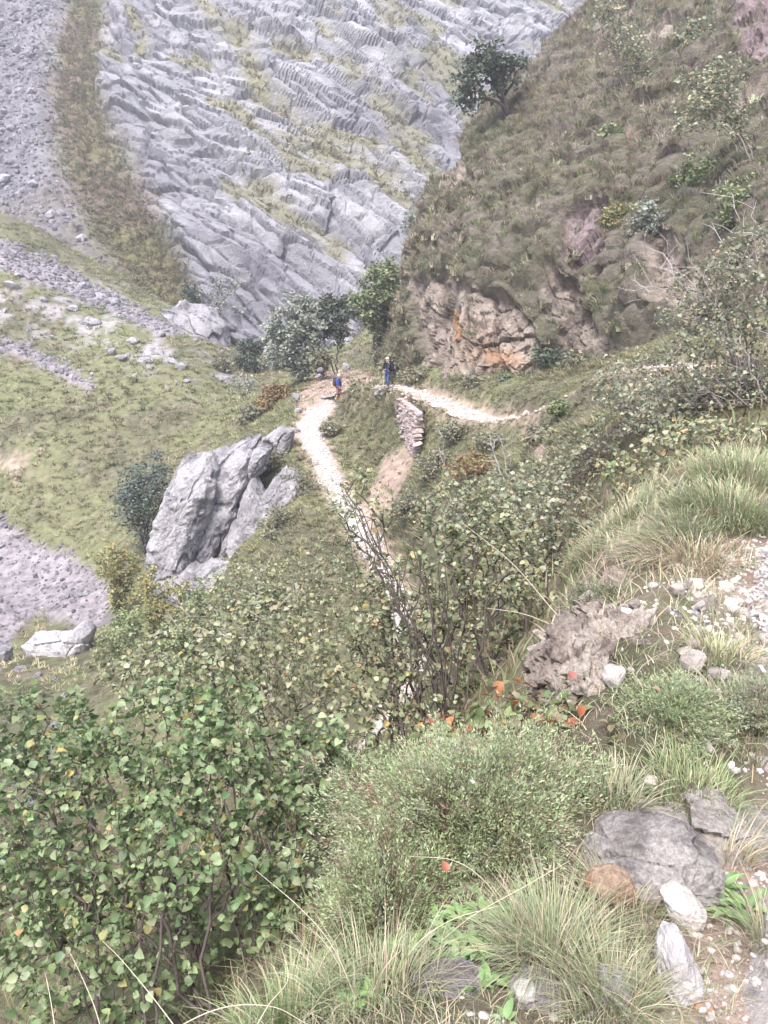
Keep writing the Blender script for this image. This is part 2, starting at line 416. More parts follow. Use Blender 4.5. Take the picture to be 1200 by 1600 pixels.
def ground_raw(x, y):
    x = np.asarray(x, float); y = np.asarray(y, float)
    z = rbf(x, y); d, tz = trailinfo(x, y)
    far = smooth(8, 30, y); vfar = smooth(45, 80, y)
    p = np.stack([x, y, 0 * x], -1)
    wob = 0.03 * fbm(p * 2.2, 3, 5) * (1 - far) + far * (0.35 * fbm(p * 0.22, 4, 9)) + vfar * 0.7 * fbm(p * 0.09, 4, 21)
    w1, w2, cid, _, _ = worley2(p[..., :2] / 1.3 + 0.4 * fbm(p * 0.6, 2, 4)[..., None], 31)
    hum = far * 0.42 * (1 - np.minimum(w1, 1) ** 2) * (0.5 + 0.8 * cid) * smooth(-.3, .3, fbm(p * 0.12, 3, 77) + .1)
    off = smooth(0.95, 2.0, d); calm = .12 + .88 * smooth(2.0, 6.5, d); wob = wob * (1 - far + far * calm); hum = hum * calm
    return z, wob, hum, off, d, tz

def ground(x, y):
    z, wob, hum, off, d, tz = ground_raw(x, y)
    return (tz - 0.05) * (1 - off) + (z + wob + hum) * off

nr, na = 430, 380
_r = np.exp(np.linspace(math.log(2.0), math.log(150), nr)); _a = np.linspace(math.radians(-62), math.radians(62), na)
GX = _r[:, None] * np.sin(_a)[None]; GY = _r[:, None] * np.cos(_a)[None] - 4.0
_gr = ground_raw(GX, GY); GTD = _gr[4]
GZ = (_gr[5] - 0.05) * (1 - _gr[3]) + (_gr[0] + _gr[1] + _gr[2]) * _gr[3]; GP = np.stack([GX, GY, GZ], -1)
gpx, gpy = proj(GP); gpx = np.where(GY > 0.3, gpx, 600); gpy = np.where(GY > 0.3, gpy, 2000)
gn = gridnormals(GP); slope = 1 - np.abs(gn[..., 2])
nA = fbm(GP * 0.15, 4, 3); nB = fbm(GP * 0.8, 4, 8); nC = fbm(GP * 3.0, 3, 12)
GREEN, OLIVE, DRY = np.array([.14, .145, .08]), np.array([.11, .11, .07]), np.array([.20, .18, .125])
EARTH, PINK, LIME, SCREE = np.array([.21, .165, .13]), np.array([.37, .28, .235]), np.array([.36, .34, .36]), np.array([.20, .18, .19])
gc = lerp(GREEN, OLIVE * .8, smooth(-.2, .25, nA + .6 * nB))
gc = lerp(gc, np.broadcast_to(DRY, gc.shape), smooth(.0, .5, nB * .7 + nC * .4 + .3 * nA) * .65)
near = 1 - smooth(6, 14, GY)
gc = lerp(gc, np.broadcast_to(EARTH, gc.shape), near * smooth(-.2, .3, nB + .4 * nC) * .7)
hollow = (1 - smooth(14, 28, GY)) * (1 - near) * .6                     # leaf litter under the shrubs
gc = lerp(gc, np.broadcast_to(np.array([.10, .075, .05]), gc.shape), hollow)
SCREE_POLY = [(-200,800),(0,812),(60,850),(120,872),(160,905),(185,960),(150,985),(60,960),(20,990),(-20,1080),(-200,1100)]
m_scree = polymask(gpx, gpy, SCREE_POLY, 12) * (GY > 30)
m_scree = np.maximum(m_scree, .8 * stripmask(gpx, gpy, [(-40,525,9),(60,560,9),(140,605,8)], .6) * (GY > 60))
m_scree = np.maximum(m_scree, .85 * stripmask(gpx, gpy, [(-40,380,22),(100,440,20),(200,490,14),(280,520,8)], .8) * (GY > 80))
m_scree = smooth(.25, .6, m_scree + .35 * nB + .3 * nC * (m_scree > .03)) * (m_scree > .02)
gc = lerp(gc, lerp(SCREE * 1.25, SCREE * .85, smooth(-.3, .4, nC)), np.clip(m_scree, 0, 1))
m_earth = np.maximum.reduce([polymask(gpx, gpy, [(560,600),(470,640),(455,625),(500,585),(560,580),(610,600)], 12),
    polymask(gpx, gpy, [(600,715),(640,690),(650,720),(615,790),(575,830),(565,800)], 10),
    polymask(gpx, gpy, [(815,665),(835,660),(860,720),(845,730)], 6), polymask(gpx, gpy, [(-20,700),(50,692),(90,720),(60,750),(-20,740)], 25) * .55]) * (GY > 20)
gc = lerp(gc, np.broadcast_to(PINK * .85, gc.shape), smooth(.3, .7, m_earth + .45 * nC + .4 * nB) * (m_earth > .03) * .85)
m_rocky = smooth(.15, .4, fbm(GP * 0.5, 4, 41) + .15) * np.maximum(polymask(gpx, gpy, [(-50,400),(120,430),(290,490),(370,600),(300,620),(120,540),(-50,520)], 30), 0) * (GY > 60)
gc = lerp(gc, np.broadcast_to(LIME * .9, gc.shape), m_rocky * .7)
td = GTD
gc = lerp(gc, np.broadcast_to(PINK, gc.shape), (1 - smooth(.9, 1.7, td + .4 * nC)) * .8)
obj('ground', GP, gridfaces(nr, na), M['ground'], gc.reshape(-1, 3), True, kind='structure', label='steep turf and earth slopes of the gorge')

def ribbon(name, T, seed, cols, label, hide=0.02):
    n = len(T); k = 15; t = norm(np.gradient(T[:, :2], axis=0)); s = np.stack([t[:, 1], -t[:, 0]], -1)
    u = np.linspace(-1, 1, k); P = np.zeros((n, k, 3))
    rim = 1 + .3 * fbm(np.stack([np.arange(n) * .33, np.zeros(n), np.zeros(n)], -1), 4, seed)
    wl_ = T[:, 3] * rim; P[..., :2] = T[:, None, :2] + s[:, None] * (u[None, :, None] * wl_[:, None, None])
    P[..., 2] = T[:, None, 2] + hide - .12 * np.abs(u[None]) ** 4 + .025 * fbm(P * 1.7, 3, seed + 1)
    c = lerp(cols[0], cols[1], smooth(-.4, .5, fbm(P * 1.1, 4, seed + 2)))
    F = gridfaces(n, k)[:, ::-1] if True else None
    return obj(name, P, F, M['path'], c.reshape(-1, 3), True, kind='structure', label=label)
WHITE = np.array([.36, .34, .33]); WPINK = np.array([.32, .265, .235])
trail_o = ribbon('trail', TRAIL, 3, (WPINK, WHITE), 'pale gravel trail contouring below the right hill')
path_o = ribbon('path', PATH, 6, (WHITE * np.array([.86, .76, .70]), WHITE), 'white gravel path dropping down the knoll')

# ------------------------------------------------------------------ terrain: the far mountain
mc_px = [-300, -150, 0, 200, 400, 600, 800, 1000, 1150]
mc = {-300:[(470,96),(380,104),(290,116),(170,132),(50,150),(-110,172),(-280,200)],
      -150:[(500,100),(400,108),(300,120),(180,137),(60,155),(-100,177),(-270,205)],
      0:[(500,104),(410,112),(300,125),(180,141),(60,158),(-100,180),(-260,206)],
      200:[(560,101),(450,108),(330,119),(190,133),(60,148),(-100,168),(-260,192)],
      400:[(620,94),(500,100),(370,110),(210,125),(60,141),(-100,160),(-260,184)],
      600:[(560,98),(440,106),(320,119),(190,135),(50,152),(-100,173),(-260,198)],
      800:[(500,112),(380,124),(260,139),(140,155),(30,170),(-110,190),(-260,214)],
      1000:[(480,128),(360,143),(240,159),(120,176),(10,192),(-120,212),(-260,236)],
      1150:[(475,138),(355,153),(235,170),(115,188),(5,203),(-125,223),(-260,247)]}
MC = np.stack([at([p] * 7, [q[0] for q in mc[p]], [q[1] for q in mc[p]]) for p in mc_px], 1)     # rows x cols x 3
nv, nu = 380, 610
MP = crom(crom(MC, nv).swapaxes(0, 1), nu).swapaxes(0, 1)
mpx, mpy = proj(MP); mn = gridnormals(MP); mn = np.where((mn[..., 1:2] > 0), -mn, mn)
X_, L_ = MP[..., 0], MP[..., 2] * 1.2
ang = math.radians(41)
S_ = X_ * math.cos(ang) - L_ * math.sin(ang); T_ = X_ * math.sin(ang) + L_ * math.cos(ang)
wp = np.stack([S_, T_, 0 * S_], -1)
bend_ = 7.0 * fbm(wp * .013, 2, 1); S_ = S_ + .6 * bend_; T_ = T_ + bend_; wp = np.stack([S_, T_, 0 * S_], -1)
warp = fbm(wp * 0.03, 4, 2); warp2 = fbm(wp * 0.12, 3, 6)
gstrip = stripmask(mpx + 14 * warp2 + 10 * warp, mpy + 12 * warp2, [(150,-160,26),(122,0,28),(112,120,36),(134,230,52),(176,320,58),(228,400,50),(275,470,34),(310,530,20)], .6)
edge_l = np.interp(mpy, [-160, 0, 120, 230, 330, 400, 480], [115, 90, 75, 75, 110, 175, 250])
scree = smooth(8, -12, mpx - edge_l + 10 * warp2)
rockm = np.clip(1 - scree - gstrip, 0, 1)
ridge = fbm(np.stack([S_ / 42, T_ / 17 + .5 * warp, 0 * S_], -1), 4, 51, ridged=True)
c1 = worley2(np.stack([S_ / 10.0 + .5 * warp2, T_ / 3.2 + .6 * warp], -1), 61)
c2 = worley2(np.stack([S_ / 4.2 + .5 * warp2, T_ / 1.5 + .6 * warp], -1), 71)
def blocks(c, tilt): return (c[2] - .5) + tilt * (c[3] * (np.sin(c[2] * 40)) + c[4] * .9) - 1.15 * (1 - smooth(0, .16, c[1] - c[0]))
strat = fbm(np.stack([S_ / 16, T_ / 1.6 + 2.5 * warp, 0 * S_], -1), 3, 81, ridged=True)
def facets(c, tilt, wd_=.08):            # flat faces of broken rock: each cell has its own height and slant
    return .7 * (c[2] - .5) + tilt * (c[3] * np.sin(c[2] * 91) + c[4] * np.cos(c[2] * 57)) - .5 * (1 - smooth(0, wd_, c[1] - c[0]))
def ledges(t, w_): f = t - np.floor(t); return np.where(f < w_, f / w_, (1 - f) / (1 - w_))      # saw-tooth beds
brk = .8 * fbm(np.stack([S_ / 18, T_ / 9, 0 * S_], -1), 3, 52)
beds = 1.7 * ledges(T_ / 8.5 + brk + .15 * warp2, .6) * smooth(-.5, .3, fbm(np.stack([S_ / 22, T_ / 30, 0 * S_], -1), 2, 53)) + .8 * ledges(T_ / 4.6 + 1.3 * brk, .58) * smooth(-.4, .3, fbm(np.stack([S_ / 11, T_ / 12, 0 * S_], -1), 2, 54))
disp_rock = 3.2 * fbm(np.stack([S_ / 40, T_ / 19, 0 * S_], -1), 3, 51) + 1.05 * beds + 1.15 * facets(c1, .8, .16) + .85 * facets(c2, .8, .2) + .32 * fbm(np.stack([S_ / 3.2, T_ / 1.2, 0 * S_], -1), 3, 91)
c3 = worley2(np.stack([X_ / 1.4, L_ / 1.4], -1), 95)
disp_scree = 1.2 * fbm(wp * .06, 3, 15) + .55 * (c3[2] > .55) * (1 - np.minimum(c3[0] * 1.6, 1)) * 1.3 + .3 * fbm(wp * 1.1, 3, 17)
disp_grass = 1.5 * fbm(wp * .08, 4, 25) + .7 * fbm(wp * .5, 3, 27) - 1.5
thin = np.maximum.reduce([stripmask(mpx, mpy, [(370,60,10),(400,130,16),(450,195,22),(520,240,24),(600,285,22),(660,330,14)], .8),
    stripmask(mpx, mpy, [(195,0,8),(215,50,12),(210,85,8)], .8), .8 * stripmask(mpx, mpy, [(300,-20,10),(350,40,14),(400,70,10)], .8),
    .9 * stripmask(mpx, mpy, [(385,260,10),(400,300,16),(425,305,10)], .8), .9 * stripmask(mpx, mpy, [(560,-20,10),(600,30,16),(700,110,18),(740,160,14)], .8),
    .8 * stripmask(mpx, mpy, [(490,40,6),(520,90,14),(600,170,14),(660,220,16)], .8), .9 * stripmask(mpx, mpy, [(600,200,12),(640,240,22),(690,290,14)], .8)])
thin = thin * smooth(-.35, .2, fbm(wp * .25, 4, 33) + .15)
thin = np.maximum(thin, .9 * smooth(.20, .42, fbm(np.stack([S_ / 14, T_ / 5, 0 * S_], -1), 4, 35) - .1 * ridge))
thin *= rockm
disp = disp_rock * (rockm * (1 - .55 * thin)) + disp_scree * scree + disp_grass * gstrip
MP = MP + mn * disp[..., None]
gor = polymask(mpx, mpy, [(330,430),(420,440),(450,500),(430,600),(350,600),(320,520)], 25)  # dark gorge rock, deepened in colour to paint the shade of the cleft
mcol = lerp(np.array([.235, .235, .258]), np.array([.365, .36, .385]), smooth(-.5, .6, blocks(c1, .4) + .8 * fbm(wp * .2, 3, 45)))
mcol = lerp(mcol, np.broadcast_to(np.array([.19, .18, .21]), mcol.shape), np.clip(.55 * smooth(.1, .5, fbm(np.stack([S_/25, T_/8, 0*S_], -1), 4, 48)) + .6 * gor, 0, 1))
mcol = lerp(mcol, np.broadcast_to(np.array([.215, .205, .115]), mcol.shape), thin * .85)
sc_c = lerp(np.array([.15, .145, .165]), np.array([.24, .23, .255]), smooth(-.1, .5, fbm(wp * np.array([.35, .35, 1]), 4, 55) + .6 * (c3[2] > .72)))
sc_c = lerp(sc_c, np.broadcast_to(np.array([.19, .17, .12]), sc_c.shape), .5 * smooth(.1, .5, fbm(wp * .1, 4, 57)))
mcol = lerp(mcol, sc_c, scree)
gr_c = lerp(np.array([.145, .14, .07]), np.array([.16, .125, .095]), smooth(-.1, .35, fbm(wp * .14, 4, 59)))
mcol = lerp(mcol, gr_c, gstrip)
mf = gridfaces(nv, nu)
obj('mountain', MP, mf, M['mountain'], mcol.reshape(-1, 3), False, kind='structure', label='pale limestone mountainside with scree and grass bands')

# ------------------------------------------------------------------ terrain: the steep hill on the right
hc = [[(580,640,80),(585,575,78),(625,500,80),(650,430,84),(710,300,90),(850,120,100),(975,-20,108),(1070,-140,114)],
      [(622,640,52),(624,588,53),(630,520,55),(652,400,58.5),(716,262,61.5),(838,112,67),(962,-12,73),(1056,-130,81)],
      [(690,650,43),(690,602,43.5),(688,520,44.5),(704,420,47),(765,300,51),(885,150,58),(1005,0,66),(1080,-130,74)],
      [(800,650,39),(800,606,39.8),(798,520,40.8),(805,425,42.5),(855,310,46),(945,180,51),(1065,20,60),(1140,-130,70)],
      [(920,620,35.5),(920,582,36.5),(920,500,37.8),(920,410,39.5),(965,300,43),(1045,170,47),(1145,20,55),(1220,-130,64)],
      [(1050,570,30.5),(1050,528,31.5),(1055,450,32.8),(1068,370,35),(1095,280,38.5),(1155,160,43.5),(1235,20,49),(1300,-130,58)],
      [(1200,540,25),(1200,486,26),(1205,410,27.5),(1215,320,30.5),(1235,240,33.5),(1285,140,38.5),(1350,20,45.5),(1430,-130,54)],
      [(1500,560,19),(1500,440,20),(1500,340,22),(1500,250,25),(1500,180,29),(1530,100,34),(1560,0,41),(1600,-130,49)]]
HC = np.stack([at(*np.array(c, float).T) for c in hc], 1)
hv, hu = 300, 390
HP = crom(crom(HC, hv).swapaxes(0, 1), hu).swapaxes(0, 1)
hpx, hpy = proj(HP); hn = gridnormals(HP); hn = np.where((hn[..., 1:2] > 0) & (hn[..., 2:] < .3), -hn, hn); hn = np.where(hn[..., 2:] < -.2, -hn, hn)
q3 = HP
n_big = fbm(q3 * .12, 4, 101); n_mid = fbm(q3 * .45, 4, 103)
hrock = np.maximum.reduce([
    polymask(hpx, hpy, [(640,440),(700,425),(760,460),(790,462),(840,510),(850,555),(835,600),(800,615),(700,608),(650,585),(640,520)], 22),
    .9 * polymask(hpx, hpy, [(695,250),(730,240),(745,290),(720,310),(690,330),(700,290)], 10),
    .95 * polymask(hpx, hpy, [(885,345),(935,320),(965,340),(945,400),(900,425),(880,400)], 12),
    .6 * polymask(hpx, hpy, [(1020,350),(1090,380),(1095,480),(1040,470),(1010,420)], 14),
    .95 * polymask(hpx, hpy, [(1130,-40),(1250,-40),(1250,110),(1190,130),(1150,70)], 18),
    .6 * polymask(hpx, hpy, [(820,425),(860,400),(880,430),(850,470)], 14)])
hrock = np.clip(smooth(.3, .8, hrock + .55 * n_mid + .3 * n_big * (hrock > .05)), 0, 1) * (hrock > .02)
hrock = np.maximum(hrock, .9 * smooth(.24, .36, fbm(q3 * .33, 4, 107)))
he1 = HP @ np.array([.77, -.64, 0]); he2 = HP @ np.array([.4, .5, .77])
hw = worley2(np.stack([he1 / 1.25 + .4 * n_mid, he2 / .95 + .5 * n_mid], -1), 111)
hummock = .85 * np.clip(HP[..., 1] / 52, .35, 1) * (1 - np.minimum(hw[0] * 1.15, 1) ** 2) * (.35 + .9 * hw[2])
hk = worley2(np.stack([he1 / 1.7 + .4 * n_mid + .2 * HP[..., 2], HP[..., 2] / 2.4 + .5 * n_big], -1), 121)
hk2 = worley2(np.stack([he1 / .6 + .4 * n_mid, HP[..., 2] / .9 + .4 * n_mid], -1), 123)
hdisp = 1.2 * n_big + (1 - hrock) * hummock + hrock * (.75 * facets(hk, .5) + .3 * facets(hk2, .6) + .75 * fbm(q3 * np.array([.8, .8, .5]), 4, 125) - .3)
low = smooth(.12, .3, np.linspace(0, 1, hv))[:, None]; hdisp = np.where(hdisp > 0, hdisp * (.25 + .75 * low), hdisp)
HP = HP + hn * hdisp[..., None]
hcol = lerp(np.array([.135, .13, .09]), np.array([.165, .145, .12]), smooth(-.3, .4, n_mid + .6 * n_big))
hcol = lerp(hcol, np.broadcast_to(np.array([.125, .12, .08]), hcol.shape), .5 * smooth(0, .5, fbm(q3 * .3, 4, 131)))
rk = lerp(np.array([.235, .195, .17]), np.array([.35, .30, .26]), smooth(-.4, .5, blocks(hk, .3) + fbm(q3 * .8, 3, 135)))
warm = polymask(hpx, hpy, [(690,520),(740,500),(800,520),(830,560),(800,612),(700,606)], 30)
rk = lerp(rk, np.broadcast_to(np.array([.41, .305, .235]), rk.shape), warm * .7 * smooth(-.4, .3, n_mid))
orange = np.maximum(polymask(hpx, hpy, [(683,475),(697,480),(707,520),(700,528),(690,508),(681,495)], 4), .6 * polymask(hpx, hpy, [(745,535),(815,560),(800,580),(750,560)], 12))
rk = lerp(rk, np.broadcast_to(np.array([.46, .23, .10]), rk.shape), orange * .75)
purp = np.maximum(polymask(hpx, hpy, [(1120,-60),(1300,-60),(1300,130),(1150,100)], 20), polymask(hpx, hpy, [(880,320),(970,320),(950,440),(880,430)], 20))
rk = lerp(rk, np.broadcast_to(np.array([.235, .18, .195]), rk.shape), purp * .8)
hcol = lerp(hcol, rk, hrock)
obj('hill', HP, gridfaces(hv, hu), M['hill'], hcol.reshape(-1, 3), False, kind='structure', label='steep tussocky hill with a rock face above the trail')
HILL_N = gridnormals(HP); HILL_N = np.where(HILL_N[..., 2:] < -.2, -HILL_N, HILL_N); HILL_N = np.where((HILL_N[..., 1:2] > .5) & (HILL_N[..., 2:] < .3), -HILL_N, HILL_N)

# ------------------------------------------------------------------ plants: growth helpers
def pick(arr, prob, n, rng):
    p = prob.ravel().astype(float); p = p / p.sum(); return rng.choice(len(p), n, p=p)

class Plant:
    """branches that reach from a base to a cloud of tips, each tip joining the nearest branch already there"""
    def __init__(s, rng, base, tips, mains, bow=0.18, step=0.12, base_jit=0.1, up=0.35):
        s.chains = []; base = np.asarray(base, float)
        d0 = np.linalg.norm(tips - base, axis=1); order = np.argsort(d0)
        k = len(tips); idx = order[(np.linspace(.45, .98, mains) * (k - 1)).astype(int)]
        idx = np.unique(idx); rest = [i for i in order if i not in set(idx)]
        cap = 200000; pos = np.zeros((cap, 3)); par = np.full(cap, -1); mid = np.zeros(cap, int); db = np.zeros(cap); n = 0
        def add(path, parent, m):
            nonlocal n
            ids = [parent] if parent >= 0 else []
            for p in path:
                pos[n] = p; par[n] = ids[-1] if ids else -1; mid[n] = m; db[n] = np.linalg.norm(p - base); ids.append(n); n += 1
            s.chains.append((ids, m))
        def curve(a, b, bw):
            L = np.linalg.norm(b - a); nn = max(3, int(L / step)); t = np.linspace(0, 1, nn)[:, None]
            c = (a + b) / 2 + np.array([0, 0, bw * L]) + rng.normal(0, .07 * L, 3)
            q = (1-t)**2 * a + 2*t*(1-t) * c + t*t * b
            q[1:-1] += rng.normal(0, .012 * L, (nn - 2, 3)) if nn > 2 else 0
            return q
        for m, i in enumerate(idx):
            b = base + np.array([*rng.normal(0, base_jit, 2), 0]); add(curve(b, tips[i], bow), -1, m)
        for i in rest:
            tp = tips[i]; D = np.linalg.norm(pos[:n] - tp, axis=1) + 0.25 * db[:n] + 1e3 * (db[:n] > .96 * d0[i])
            D = D + 0.5 * np.maximum(0, pos[:n, 2] - tp[2])
            j = int(D.argmin()); q = curve(pos[j], tp, up * .3); add(q[1:], j, mid[j])
        s.pos, s.par, s.mid, s.n, s.mains = pos[:n], par[:n], mid[:n], n, len(idx)
        w_ = np.full(n, 0.0); child = np.zeros(n, bool)
        for i in range(n - 1, -1, -1):
            if w_[i] == 0: w_[i] = 1.0
            if par[i] >= 0: w_[par[i]] += w_[i] * .999
        leafc = np.zeros(n)
        for ids, m in s.chains: leafc[ids[-1]] += 1
        for i in range(n - 1, -1, -1):
            if par[i] >= 0: leafc[par[i]] += leafc[i]
        s.load = np.maximum(leafc, 1)
    def tubes(s, r_tip, power=2.4, sides=4, minload=0):
        bags = [Bag() for _ in range(s.mains)]
        for ids, m in s.chains:
            ids_ = np.array(ids); r = r_tip * s.load[ids_] ** (1 / power)
            if len(ids_) > 1: r[0] = min(r[0], r[1] * 1.2)
            r[-1] *= .5
            if s.load[ids_].max() < minload: continue
            V, F = tube(s.pos[ids_], r, sides if r.max() > 2.2 * r_tip else 3); bags[m].add(V, F)
        return bags
    def anchors(s, rng, spacing, frac=0.8):
        """leaf places along the chains: position and branch direction"""
        P, D = [], []
        for ids, m in s.chains:
            q = s.pos[ids]; seg = np.linalg.norm(np.diff(q, axis=0), axis=1); L = seg.sum()
            if L < 1e-4: continue
            a = max(0, L * (1 - frac)) if s.load[ids[-1]] <= 2 else L * .6
            if s.load[ids[min(1, len(ids)-1)]] > 14: a = max(a, L * .55)
            k = max(1, int((L - a) / spacing)); t = np.linspace(a, L, k) if k > 1 else np.array([L])
            cs = np.concatenate([[0], np.cumsum(seg)])
            P.append(np.stack([np.interp(t, cs, q[:, c]) for c in range(3)], -1)); d = norm(q[-1:] - q[-2:-1]); D.append(np.repeat(d, len(t), 0))
        return np.concatenate(P), np.concatenate(D)

def ellipsoids(rng, specs, n, shell=0.35):
    """points spread through a union of ellipsoids (centre, radii, weight), denser towards the rim"""
    wts = np.array([s[2] for s in specs], float); wts /= wts.sum(); out = []
    for (c, r, _), m in zip(specs, rng.multinomial(n, wts)):
        d = norm(rng.normal(size=(m, 3))); rad = rng.uniform(shell ** 3, 1, m) ** (1 / 3)
        out.append(np.asarray(c) + d * rad[:, None] * np.asarray(r))
    return np.concatenate(out)

def leaf_template(n=5, fold=.12, droop=.25, point=.25, serr=0.0):
    """a leaf lying in XY from the origin along +Y, length 1, folded along the midrib: 2n-ish triangles"""
    t = np.linspace(0, 1, n + 1)
    wd = np.sin(np.pi * t ** .85) ** .6 * .46; wd[0] = 0; wd[-1] = 0
    wd *= (1 - point * t)
    if serr: wd[1:-1] *= 1 + serr * (np.arange(1, n) % 2)
    mid = np.stack([0 * t, t, -droop * t * t], -1)
    Lf = np.stack([-wd, t - .03, fold * wd * 2 - droop * t * t], -1)[1:-1]; Rt = Lf * np.array([-1, 1, 1])
    V = np.concatenate([mid, Lf, Rt]); F = []
    l0 = n + 1; r0 = l0 + n - 1
    for i in range(n):
        a, b = i, i + 1
        if i == 0: F += [[a, b, l0], [a, r0, b]]
        elif i == n - 1: F += [[a, b, l0 + n - 2], [a, r0 + n - 2, b]]
        else: F += [[a, b, l0 + i], [a, l0 + i, l0 + i - 1], [a, r0 + i, b], [a, r0 + i - 1, r0 + i]]
    return V, np.array(F)
LEAF5 = leaf_template(5, .24, .34, .22); LEAF4 = leaf_template(3, .2, .3, .12)
LEAF3 = (np.array([[0,0,0],[-.36,.42,.06],[.36,.42,.06],[0,1,-.12]], float), np.array([[0,2,3],[0,3,1]]))

def leaf_frames(rng, P, D, upw=.75, rnd=.55, out=None):
    n = len(P); side = norm(np.cross(D, [0, 0, 1.0]) + 1e-6) * rng.choice([-1, 1], n)[:, None]
    fwd = norm(D * .45 + side * .9 + rng.normal(0, .35, (n, 3)) + np.array([0, 0, -.15]))
    nr_ = norm(np.array([0, 0, upw]) + rng.normal(0, rnd, (n, 3)) + (0 if out is None else .45 * out))
    return frame(fwd, nr_)

def leaf_colors(rng, n, pal):
    pal_c = np.array([p[0] for p in pal], float); wt = np.array([p[1] for p in pal], float); wt /= wt.sum()
    c = pal_c[rng.choice(len(pal), n, p=wt)]
    return np.clip(c * rng.normal(1, .11, (n, 1)) * rng.normal(1, .05, (n, 3)), .01, .9)

BARK_D, BARK_G = np.array([.075, .06, .055]), np.array([.22, .19, .18])
HAZEL = [((.16,.215,.10),5),((.205,.26,.13),4),((.12,.17,.078),3.6),((.25,.295,.17),1.6),((.27,.26,.11),.5),((.40,.32,.12),.12),((.38,.24,.12),.06)]
HAZEL2 = [((.22,.24,.135),5),((.28,.295,.175),4),((.16,.18,.095),3),((.34,.345,.23),2.6),((.31,.28,.14),.8),((.42,.33,.15),.3),((.40,.26,.14),.2)]
PALE = [((.23,.245,.165),5),((.28,.29,.205),4),((.17,.19,.12),3),((.33,.33,.24),2),((.35,.29,.17),.6),((.42,.29,.17),.4)]

def shrub(name, seed, base, specs, tips, mains, leaf, spacing, pal, label, cat='shrub', group=None, r_tip=.0016, bark=BARK_D, singles=0,
          tmpl=None, per=1, frac=.8, upw=.6, rnd=.8, bow=.18, step=.1, sides=5, shell=.35, power=2.4, base_jit=.1, jitter=0.0):
    rng = np.random.default_rng(seed); base = np.asarray(base, float)
    T = ellipsoids(rng, specs, tips, shell)
    pl = Plant(rng, base, T, mains, bow, step, base_jit)
    root = link(name, None, label=label, cat=cat, group=group, loc=base)
    for b in pl.tubes(r_tip, power, sides):
        if not b.V: continue
        V, F, _ = b.get(); obj('stem', V - base, F, M['bark'], np.broadcast_to(bark, (len(V), 3)), True, parent=root)
    P, D = pl.anchors(rng, spacing, frac)
    if per > 1:
        P = np.repeat(P, per, 0); D = np.repeat(D, per, 0)
    P = P + rng.normal(0, jitter + 1e-5, P.shape)
    tV, tF = tmpl or LEAF5
    ctr = np.average([s[0] for s in specs], 0, weights=[s[2] for s in specs])
    R = leaf_frames(rng, P, D, upw, rnd, norm(P - ctr)); sz = leaf * np.clip(rng.lognormal(-.05, .4, len(P)), .35, 1.4); cl = leaf_colors(rng, len(P), pal) * (1 + .35 * fbm(P * 1.8, 2, seed))[:, None]
    if singles:
        px, py = proj(P); dist = np.linalg.norm(P - CAM, axis=1)
        vis = (px > 0) & (px < 1200) & (py > 0) & (py < 1600)
        # those that show largest and stand towards the viewer
        sc_ = sz / dist * np.where(vis, 1, 0) * (1 + .8 * (norm(P - ctr) @ norm(CAM - ctr)))
        top = np.argsort(-sc_)[:singles]; rest = np.setdiff1d(np.arange(len(P)), top)
        varm = []
        for k in range(30):
            c = leaf_colors(rng, 1, [p for p in pal if p[1] > .45])[0]; varm.append(mkmesh('leaf', tV, tF, M['leaf'], np.broadcast_to(c, (len(tV), 3)), True))
        for i in top:
            o = link('leaf', varm[rng.integers(30)], parent=root)
            mm = np.eye(4); mm[:3, :3] = R[i] * sz[i]; mm[:3, 3] = P[i] - base; o.matrix_local = Matrix(mm.tolist())
    else: rest = np.arange(len(P))
    NL.append((name, len(P)))
    if tmpl is None: tV, tF = LEAF4
    V, F, C = scatter(tV, tF, P[rest] - base, R[rest], sz[rest], cl[rest])
    f = obj('foliage', V, F, M['leaf'], C, True, parent=root, kind='stuff')
    return root, len(P)

NL = []
def far_tree(name, seed, base, specs, tips, mains, clump, per, pal, label, bark=BARK_D, r_tip=.014, group=None, cat='tree', spacing=.35, spread=.22, trunk_bow=.05, frac=.8, shell=.3):
    rng = np.random.default_rng(seed); base = np.asarray(base, float)
    T = ellipsoids(rng, specs, tips, shell); pl = Plant(rng, base, T, mains, trunk_bow, .35, .05, .4)
    root = link(name, None, label=label, cat=cat, group=group, loc=base)
    for b in pl.tubes(r_tip, 2.2, 5):
        if b.V:
            V, F, _ = b.get(); obj('trunk', V - base, F, M['bark'], np.broadcast_to(bark, (len(V), 3)), True, parent=root)
    P, D = pl.anchors(rng, spacing, frac); P = np.repeat(P, per, 0); D = np.repeat(D, per, 0)
    P = P + rng.normal(0, spread, P.shape) * np.array([1, 1, .7])
    cl = leaf_colors(rng, len(P), pal)
    cl = cl * (1 + .28 * fbm(P * .9, 2, seed))[:, None]
    R = leaf_frames(rng, P, norm(rng.normal(size=P.shape)), .5, .7); sz = clump * 1.15 * rng.lognormal(0, .3, len(P)); NL.append((name, len(P)))
    V, F, C = scatter(*LEAF3, P - base, R, sz, cl)
    obj('crown', V, F, M['crown'], C, False, parent=root, kind='stuff')
    return root

def E(px, py, Y, rx, rz, ry=None, w_=None):
    """an ellipsoid of a crown: centre seen at that spot, radii in photo pixels at that distance"""
    k = pxm(Y); return (at(px, py, Y), (rx * k, (ry if ry else rx) * k, rz * k), w_ if w_ else rx * rz)

